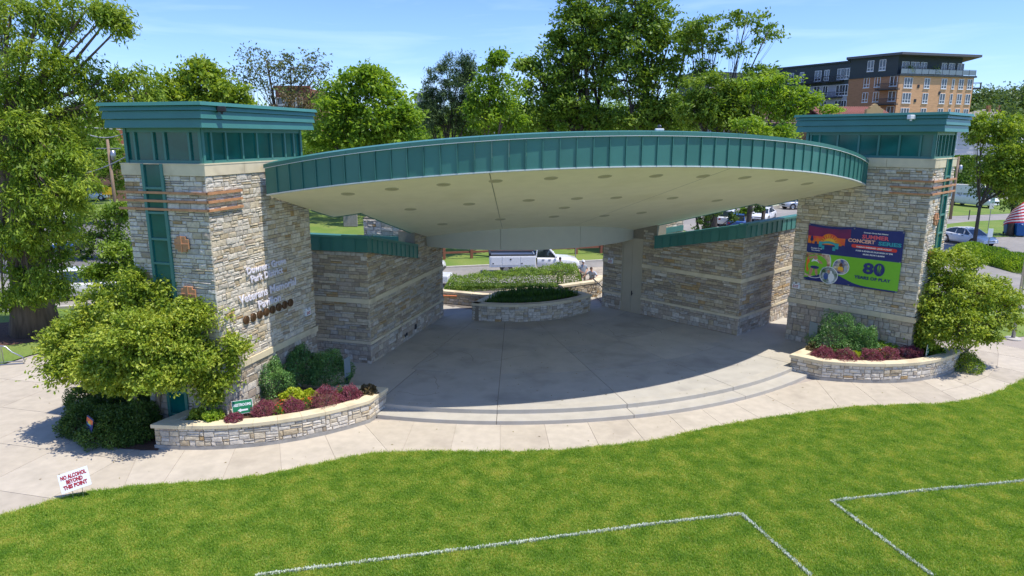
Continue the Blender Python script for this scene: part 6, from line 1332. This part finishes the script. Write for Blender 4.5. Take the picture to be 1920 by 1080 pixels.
def bpatch(name, f, x0, x1, n1, y0, y1, n2, m, lift):
    vs = []
    for i in range(n1+1):
        for j in range(n2+1):
            u = x0+(x1-x0)*i/n1; a = y0(u) if callable(y0) else y0; b_ = y1(u) if callable(y1) else y1; v = a+(b_-a)*j/n2
            vs.append((u, v, wav(u, v)+lift))
    fs = [(i*(n2+1)+j, (i+1)*(n2+1)+j, (i+1)*(n2+1)+j+1, i*(n2+1)+j+1) for i in range(n1) for j in range(n2)]
    return MB().add(vs, fs).build(name, m, BT, smooth=True)
top = lambda x: BH+edge_dip(x)
bpatch('cloth', None, 0, BW, 30, 1.22, top, 12, BN1, 0.0); bpatch('cloth', None, 0, BW, 30, 0, 1.22, 12, BLIME, 0.0)
bpatch('print', None, .02, 1.75, 16, 1.95, lambda x: top(x)-.1, 4, BPUR, .004); bpatch('print', None, .02, 1.55, 16, 1.62, 1.95, 4, OR1, .004)
bpatch('print', None, 0, BW, 30, 0, lambda x: .06+.42*math.exp(-((x-1.1)/.75)**2)*.9, 3, BN1, .004)
def disc(name, cx, cy, r_, m, lift, a0=0, a1=6.2832, ry=1.):
    n = 28; vs = [(cx, cy, wav(cx, cy)+lift)]+[(cx+r_*math.cos(a0+(a1-a0)*k/n), cy+r_*ry*math.sin(a0+(a1-a0)*k/n), wav(cx, cy)+lift) for k in range(n+1)]
    return MB().add(vs, [(0, k+1, k+2) for k in range(n)]).build(name, m, BT)
disc('print', .92, 1.66, .42, OR1, .012, 0, math.pi, 1.05); disc('print', .92, 1.66, .26, YE1, .016, 0, math.pi, .95)
for k in range(9):
    a = .35+k*.305; q = MB().add([(.92+math.cos(a+s_)*r_, 1.66+math.sin(a+s_)*r_, wav(.92, 1.66)+.018) for r_, s_ in ((.26, -.05), (.38, -.02), (.38, .02), (.26, .05))], [(0, 1, 2, 3)]).build('print', YE1, BT)
q = MB(); zz = .024
for (a, b, c, d_) in ((.50, 1.50, .64, 1.74), (1.17, 1.48, 1.32, 1.72), (.62, 1.42, .74, 1.58), (1.08, 1.40, 1.20, 1.56)): q.add([(a, b, zz), (c, b, zz), (c, d_, zz), (a, d_, zz)], [(0, 1, 2, 3)])
q.add([(.55+.70*t, 1.60+.09*math.sin(math.pi*t)+e, zz+.001) for t in [k/8 for k in range(9)] for e in (0, .09)], [(2*k, 2*k+2, 2*k+3, 2*k+1) for k in range(8)]); q.build('print', CY1, BT)
bpatch('print', None, .02, 1.7, 16, 1.24, lambda x: 1.64-.12*x/.5 if x < .5 else 1.52-.06*math.sin(x*3), 3, BN1, .020)
q = MB()
for (x, y, r_) in ((.19, 1.80, .07), (.19, 1.90, .05), (.37, 1.66, .06), (1.5, 1.58, .08)): q.add([(x+r_*math.cos(a), y+r_*1.2*math.sin(a), .026) for a in [k*.785 for k in range(8)]], [tuple(range(8))])
q.add([(.18, 1.6, .026), (.20, 1.6, .026), (.20, 1.8, .026), (.18, 1.8, .026)], [(0, 1, 2, 3)]); q.build('print', BN1, BT)
def btext(s_, cx, y, wd, size, m, lift=.03, bold=.002, **k): return text('lettering', s_, Matrix.Translation((cx-wd/2, y, lift)), size, m, BT, extrude=.0008, width=wd, bold=bold, **k)
PINK = mat('banner_pink', (.80, .12, .16), .5, .05); PEACH = mat('banner_peach', (.85, .45, .32), .5, .05)
btext('Downers Grove Park District', 2.72, 2.27, .92, .07, WS, bold=.003); btext('SUMMER', 2.72, 2.05, 1.02, .22, PINK, bold=.008); btext('CONCERT', 2.20, 1.86, 1.05, .20, PEACH, bold=.008); btext('SERIES', 3.28, 1.84, .86, .20, CY1, bold=.008)
q = MB(); q.prism([(1.90+.07*math.cos(a), 1.71+.07*math.sin(a)) for a in [math.pi/2+math.pi*k/6 for k in range(7)]]+[(3.50+.07*math.cos(a), 1.68+.07*math.sin(a)) for a in [-math.pi/2+math.pi*k/6 for k in range(7)]], .026, .029); q.build('print', mat('banner_red', (.75, .05, .04), .5, .03), BT)
btext('TUESDAY EVENINGS - JUNE-AUGUST', 2.70, 1.665, 1.36, .07, WS, .032, .003); btext('FOOD & BEVERAGE SALES BEGIN AT 5PM', 2.72, 1.50, 1.40, .08, WS, .03, .003); btext('MUSIC FROM 7-8:30PM', 2.72, 1.37, .82, .08, WS, .03, .003)
btext('Downers Grove', .42, 1.40, .46, .09, WS); btext('Park District', .40, 1.32, .36, .06, WS)
for cx, cy, r_, m in ((.42, .62, .74, PHA), (1.50, .76, .31, PHB), (1.04, .33, .35, PHC)):
    if r_ > .5:
        n = 36; P_ = []
        for k in range(n+1):
            a = -1.9+k*(3.05)/n; x, y = cx-.02+r_*.90*math.cos(a), .86+r_*math.sin(a)*.98; P_.append((max(.01, min(x, 1.2)), max(.14, min(1.21, y))))
        P_.append((.01, 1.21)); P_.append((.01, .2)); MB().add([(x, y, .012) for x, y in P_], [tuple(range(len(P_)))]).build('photo', m, BT)
        MB().tube([(x, y, .016) for x, y in P_[:-2]], .016, 4).build('photo_rim', WS, BT)
    else:
        disc('photo_rim', cx, cy, r_+.03, WS, .020); disc('photo', cx, cy, r_, m, .026)
SK1 = mat('photo_skin', (.55, .27, .17), .6, .1, 20); 
def blob(x, y, rx, ry, m, z=.034, an=0.):
    MB().add([(x+rx*math.cos(a)*math.cos(an)-ry*math.sin(a)*math.sin(an), y+rx*math.cos(a)*math.sin(an)+ry*math.sin(a)*math.cos(an), z) for a in [k*.5236 for k in range(12)]], [tuple(range(12))]).build('photo', m, BT)
blob(.42, .78, .17, .22, WS, .02); blob(.42, 1.03, .09, .10, SK1, .022); blob(.22, 1.0, .14, .05, SK1, .021, .5); blob(.62, .86, .14, .05, SK1, .021, -.6); blob(.42, .60, .19, .07, BN1, .023); blob(.28, .42, .07, .2, SK1, .022, -.2); blob(.50, .42, .06, .18, SK1, .022, .2); blob(.85, .50, .14, .16, SHIRT2, .021); blob(.82, .32, .09, .16, SK1, .022); blob(.12, .70, .07, .35, OR1, .019)
blob(1.50, .84, .07, .08, mat('photo_dark_skin', (.14, .06, .04), .6, .1)); blob(1.50, .68, .12, .10, YE1, .033); blob(1.50, .58, .15, .035, SK1, .036, -.1); blob(1.70, .70, .07, .14, SHIRT2, .033)
blob(.93, .28, .10, .15, CBLUE); blob(1.15, .26, .13, .19, WS, .033); blob(1.03, .50, .06, .07, SK1); blob(1.13, .48, .05, .06, WS, .036); blob(.83, .34, .06, .09, SHIRT2, .033)
btext('8', 2.58, .62, .42, .62, BN1, .02, .022); 
n = 30; q = MB(); P_ = []
for k in range(n+1): a = 2*math.pi*k/n; P_ += [(2.99+.21*math.cos(a), .835+.265*math.sin(a), .02), (2.99+.085*math.cos(a), .835+.20*math.sin(a), .02)]
q.add(P_, [(2*k, 2*k+2, 2*k+3, 2*k+1) for k in range(n)])
for x0, x1 in ((2.95, 2.86), (2.985, 2.99), (3.02, 3.12)): q.add([(2.97, .57, .024), (3.0, .57, .024), (x1+.012, 1.04, .024), (x1-.012, 1.04, .024)], [(0, 1, 2, 3)])
q.build('print', BN1, BT)
btext('YEARS OF PLAY', 2.78, .37, 1.40, .17, BN1, .02, .006)
for x, y in ((.04, BH-.04), (BW-.04, BH-.05), (.04, .04), (BW-.04, .04), (BW/2, BH-.06), (BW/2, .04), (.04, 1.24), (BW-.04, 1.24)):
    MB().lathe([(.012, 0), (.026, .004), (.026, -.07)], c=(x, y, .03), n=10).build('grommet', GALV, BT)

# bike rack at the left
g1 = G(26, 684); T = empty('bicycle_rack', (g1[0], g1[1], 0), rad(104-90), 'galvanised looped bicycle rack at the left edge of the plaza', 'bicycle rack')
MB().tube([(-1.8, 0, .04), (.35, 0, .04), (.42, .0, .12), (.35, 0, .32), (.0, 0, .55), (-.2, 0, .80), (-.35, 0, .84), (-1.8, 0, .84)], .028, 8).build('frame', GALV, T, smooth=True)
MB().tube([(-.35, .0, .84), (-.45, .25, .05)], .02, 6).tube([(-1.8, .35, .04), (.2, .35, .04)], .022, 6).build('foot', GALV, T)
for k in range(6): MB().tube([(-.4-k*.22, 0, .84), (-.43-k*.22, .02, .06)], .011, 5).build('bar', GALV, T)
# flagpole, flag and ground light on the right
g1 = G(1899, 636); FP = empty('flagpole', (g1[0], g1[1], 0), 0, 'tall metal flagpole on a round concrete foot, right edge', 'flagpole')
MB().tube([(0, 0, 0), (0, 0, 9.0)], [.085, .06], 12).build('pole', GALV, FP, smooth=True); MB().lathe([(.34, -.02), (.34, .05), (.3, .08), (.001, .09)], n=20).build('foot', KERB, FP); MB().lathe([(.10, .0), (.12, .05), (.001, .1)], c=(0, 0, 9.0), n=12).build('finial', GALV, FP, smooth=True); MB().box(-.04, .04, -.14, -.08, 1.1, 1.35).build('cleat_box', GALV, FP)
fg = at(1938, 372, 30.6); FLT = empty('flag', (fg[0], fg[1], fg[2]), 0, 'red and white striped flag blowing in from the right edge', 'flag'); FR = mat('flag_red', (.50, .015, .03), .8, .03); FWT = mat('flag_white', (.72, .70, .72), .8, .03); FB = mat('flag_blue', (.03, .05, .2), .8, .03)
fm = {0: MB(), 1: MB(), 2: MB()}; FWd, FH = 2.4, 1.15
def fpt(s, t): # s: 0 hoist (right) .. 1 fly (left, drooping); t: 0 bottom .. 1 top
    x = .95-FWd*s*.82; z = -.10-.72*s-.15*s*s+FH*(t-.5)*(1-.45*s)+.06*math.sin(s*9+t); y = .18*math.sin(s*8+t*2.5)+.1*math.sin(s*15); return (x, y, z)
for st in range(13):
    for i in range(20):
        s0, s1, t0, t1 = i/20, (i+1)/20, st/13, (st+1)/13; k = 2 if (st >= 6 and s1 <= .42) else st % 2
        fm[k].add([fpt(s0, t0), fpt(s1, t0), fpt(s1, t1), fpt(s0, t1)], [(0, 1, 2, 3)])
fm[0].build('stripe', FR, FLT, smooth=True); fm[1].build('stripe', FWT, FLT, smooth=True); fm[2].build('canton', FB, FLT, smooth=True)
g1 = G(1893, 622); T = empty('ground_spotlight', (g1[0], g1[1], 0), rad(30), 'small black ground spotlight left of the flagpole', 'light'); MB().tube([(0, 0, 0), (0, 0, .25)], .02, 6).build('stake', BLACK, T); MB().tube([(0, 0, .22), (.03, .05, .42)], [.07, .10], 12).build('lamp_head', BLACK, T)
# recycling bins
for px, py, lab in ((1893, 440, 'blue wheeled bin nearer the signpost'), (1912, 443, 'blue wheeled bin at the right edge of the frame')):
    g1 = G(px, py); T = empty('wheeled_bin', (g1[0], g1[1], 0), rad(-18), lab, 'bin', 'blue wheeled bins on the verge'); BB = mat('bin_blue', (.012, .11, .33), .45, .04); b = MB()
    b.add([(-.42, -.4, .1), (.42, -.4, .1), (.42, .4, .1), (-.42, .4, .1), (-.52, -.5, 1.15), (.52, -.5, 1.15), (.52, .5, 1.15), (-.52, .5, 1.15)], [(3, 2, 1, 0), (4, 5, 6, 7), (0, 1, 5, 4), (1, 2, 6, 5), (2, 3, 7, 6), (3, 0, 4, 7)]); b.build('tub', BB, T, bevel=.03)
    MB().add([(-.56, -.56, 1.15), (.56, -.56, 1.15), (.56, .56, 1.15), (-.56, .56, 1.15), (-.45, -.4, 1.27), (.45, -.4, 1.27), (.45, .45, 1.3), (-.45, .45, 1.3)], [(3, 2, 1, 0), (4, 5, 6, 7), (0, 1, 5, 4), (1, 2, 6, 5), (2, 3, 7, 6), (3, 0, 4, 7)]).build('lid', BB, T, bevel=.02)
    for s_ in (-1, 1): MB().lathe([(.001, .04), (.13, .04), (.13, -.04)], n=12, X=lambda a, b_, c, s_=s_: (s_*.42+c*s_, .42+a, .13+b_)).build('wheel', TYRE, T)
# street signs
def signpost(label, px, py, hgt, boards, Y=None, rz_=0.):
    g1 = G(px, py); T = empty('signpost', (g1[0], g1[1], 0), rz_, label, 'sign'); MB().tube([(0, 0, 0), (0, 0, hgt)], .035, 6).build('post', GALV, T)
    for (zc, w_, h_, m, s_) in boards:
        MB().box(-w_/2, w_/2, -.05, -.035, zc-h_/2, zc+h_/2).build('board', m, T, bevel=.01)
        if s_: text('lettering', s_, Matrix.Translation((-w_*.4, -.052, zc-h_*.15)) @ Matrix.Rotation(rad(90), 4, 'X'), h_*.35, mat('sign_ink', (.03, .08, .06), .6, .02), T, extrude=.001, width=w_*.8)
    return T
PS = mat('pale_teal_sign', (.42, .62, .60), .5, .03)
signpost('roadside post with a white board above a pale teal board', 1852, 432, 4.3, ((4.0, .75, .85, WS, 'PARKING'), (3.2, .5, .85, PS, '2 HR'), (2.5, .45, .6, WS, '')))
signpost('short white-topped signpost standing in the right hedge', 1850, 478, 2.1, ((1.8, .42, .7, WS, ''),))
signpost('thin pale signpost behind the truck near the rail fence', 1079, 482, 2.6, ((2.5, .3, .4, WS, ''),))
g1 = G(1816, 412); T = empty('bollard', (g1[0], g1[1], 0), 0, 'thin dark bollard on the far kerb at the right', 'bollard'); MB().tube([(0, 0, 0), (0, 0, 1.1)], .06, 8).build('post', CDARK, T); MB().lathe([(.06, 0), (.07, .03), (.001, .06)], c=(0, 0, 1.1), n=8).build('cap', CDARK, T)
# rail fence beyond the street
RUST = mat('fence_timber', (.27, .10, .06), .8, .15, 4, .2, 40, stretch=(1, 1, 4)); f0, f1 = W2L(-12.5, 57.6), (0, 0)
FN = empty('rail_fence', (OX, OY, 0), A, 'reddish timber rail fence between the street and the lawn', 'fence')
vF = 27.6; us = [GL(x, 476)[0] for x in (833, 887, 938)]; stp = us[1]-us[0]; k0 = us[0]-stp*9; FZ = -.36
for k in range(16):
    u = k0+stp*k; MB().box(u-.11, u+.11, vF-.11, vF+.11, FZ-.2, FZ+1.28).build('fence_post', RUST, FN, bevel=.01)
    for z in (.42, 1.02): MB().box(u+.11, u+stp-.11, vF-.03, vF+.03, FZ+z-.08, FZ+z+.08).build('rail', RUST, FN)
# handrail by the right stage exit
g1 = GL(1131, 573, .3); T = empty('handrail', (OX, OY, 0), A, 'dark metal handrail at the back exit beside the exit-sign wall', 'handrail')
MB().tube([(g1[0], g1[1], .3), (g1[0], g1[1], 1.25), (g1[0]+.4, g1[1]+2.6, 1.25), (g1[0]+.4, g1[1]+2.6, .0)], .025, 6).build('rail', BLACK, T)
for k in range(1, 8): a = k/8; MB().tube([(g1[0]+.4*a, g1[1]+2.6*a, .2), (g1[0]+.4*a, g1[1]+2.6*a, 1.25)], .012, 5).build('baluster', BLACK, T)
MB().tube([(g1[0], g1[1], .42), (g1[0]+.4, g1[1]+2.6, .35)], .018, 6).build('lower_rail', BLACK, T)
# utility poles and wires
def upole(label, px0, py0, hgt, Y, wires):
    g1 = at(px0, 300, Y); T = empty('utility_pole', (g1[0], g1[1], 0), 0, label, 'utility pole'); MB().tube([(0, 0, -.1), (.0, 0, hgt)], [.17, .12], 9).build('pole', mat('pole_timber', (.27, .19, .13), .9, .2, 6, .3, 30, stretch=(1, 1, .2)), T, smooth=True)
    for z in wires: MB().tube([(-1.1, .0, z), (1.1, 0, z)], .05, 6).build('crossarm', GALV, T)
    MB().lathe([(.001, .45), (.2, .42), (.22, 0), (.2, -.4), (.001, -.42)], c=(.35, 0, hgt-1.4), n=12).build('transformer', GALV, T, smooth=True)
    return g1
pA_ = upole('leaning timber utility pole left of the lettered tower', 206, 390, 9.0, 62, (8.2,))
pB_ = upole('timber utility pole in front of the white van on the right', 1797, 395, 7.2, 80, ())
WIRE = mat('cable', (.30, .31, .32), .5, .03)
for i, (a, b, lab) in enumerate(((at(150, 238, 62), at(560, 240, 75), 'cable sagging behind the left tower top'), (at(150, 247, 62), at(240, 248, 62), 'short cable bundle left of the tower clerestory'), (at(100, 330, 62), at(240, 292, 60), 'cable crossing the utility pole on the left'), (at(1895, 226, 80), at(1990, 206, 80), 'cable entering at the top right above the trees'))):
    pts = [Vector(a).lerp(Vector(b), t)-Vector((0, 0, math.sin(math.pi*t)*.5)) for t in [k/8 for k in range(9)]]
    tag(MB().tube(pts, .05, 5).build('overhead_cable', WIRE), lab, 'cable')
g1 = at(204, 358, 66); T = empty('warning_sign', (g1[0], g1[1], 0), 0, 'yellow warning sign far down the left street by the utility pole', 'sign'); MB().box(-.65, .65, -.02, .0, g1[2]-.35, g1[2]+.35).build('board', mat('sign_yellow', (.75, .45, .01), .5, .03), T); MB().tube([(0, .03, 0), (0, .03, g1[2])], .04, 6).build('post', GALV, T)
# stone marker and pale pillar glimpsed through the gaps
g1 = G(658, 424); T = tag(MB().prism([(-.75, -.2), (.75, -.2), (.7, .2), (-.7, .2)], -.05, 1.9).build('stone_marker', mat('marker_stone', (.30, .27, .25), .9, .15, 5, .3, 30), None, bevel=.06), 'upright grey stone marker on the shaded lawn, seen over the left wall', 'monument'); T.location = (g1[0], g1[1], 0)
g1 = G(1456, 392); T = empty('portico_pillar', (g1[0], g1[1]+1.5, 0), rad(42), 'pale green square pillar in the parking lot beside the right tower', 'pillar'); MB().box(-.9, .9, -.5, .5, -.1, 3.4).build('shaft', mat('pale_green_render', (.60, .64, .48), .9, .05), T, bevel=.02); MB().box(-1.0, 1.0, -.6, .6, 0, .35).build('plinth', KERB, T)
# orange rail on the sunlit wall left of the island
a = GL(815, 561, .62); b = GL(856, 562, .62)
tag(MB().tube([(*L2W(a[0], a[1]-.06), .86), (*L2W(b[0], b[1]-.06), .84)], .035, 6).build('orange_bar', mat('orange_paint', (.75, .22, .08), .5, .05)), 'short orange bar lying along the top of the sunlit back wall', 'bar')
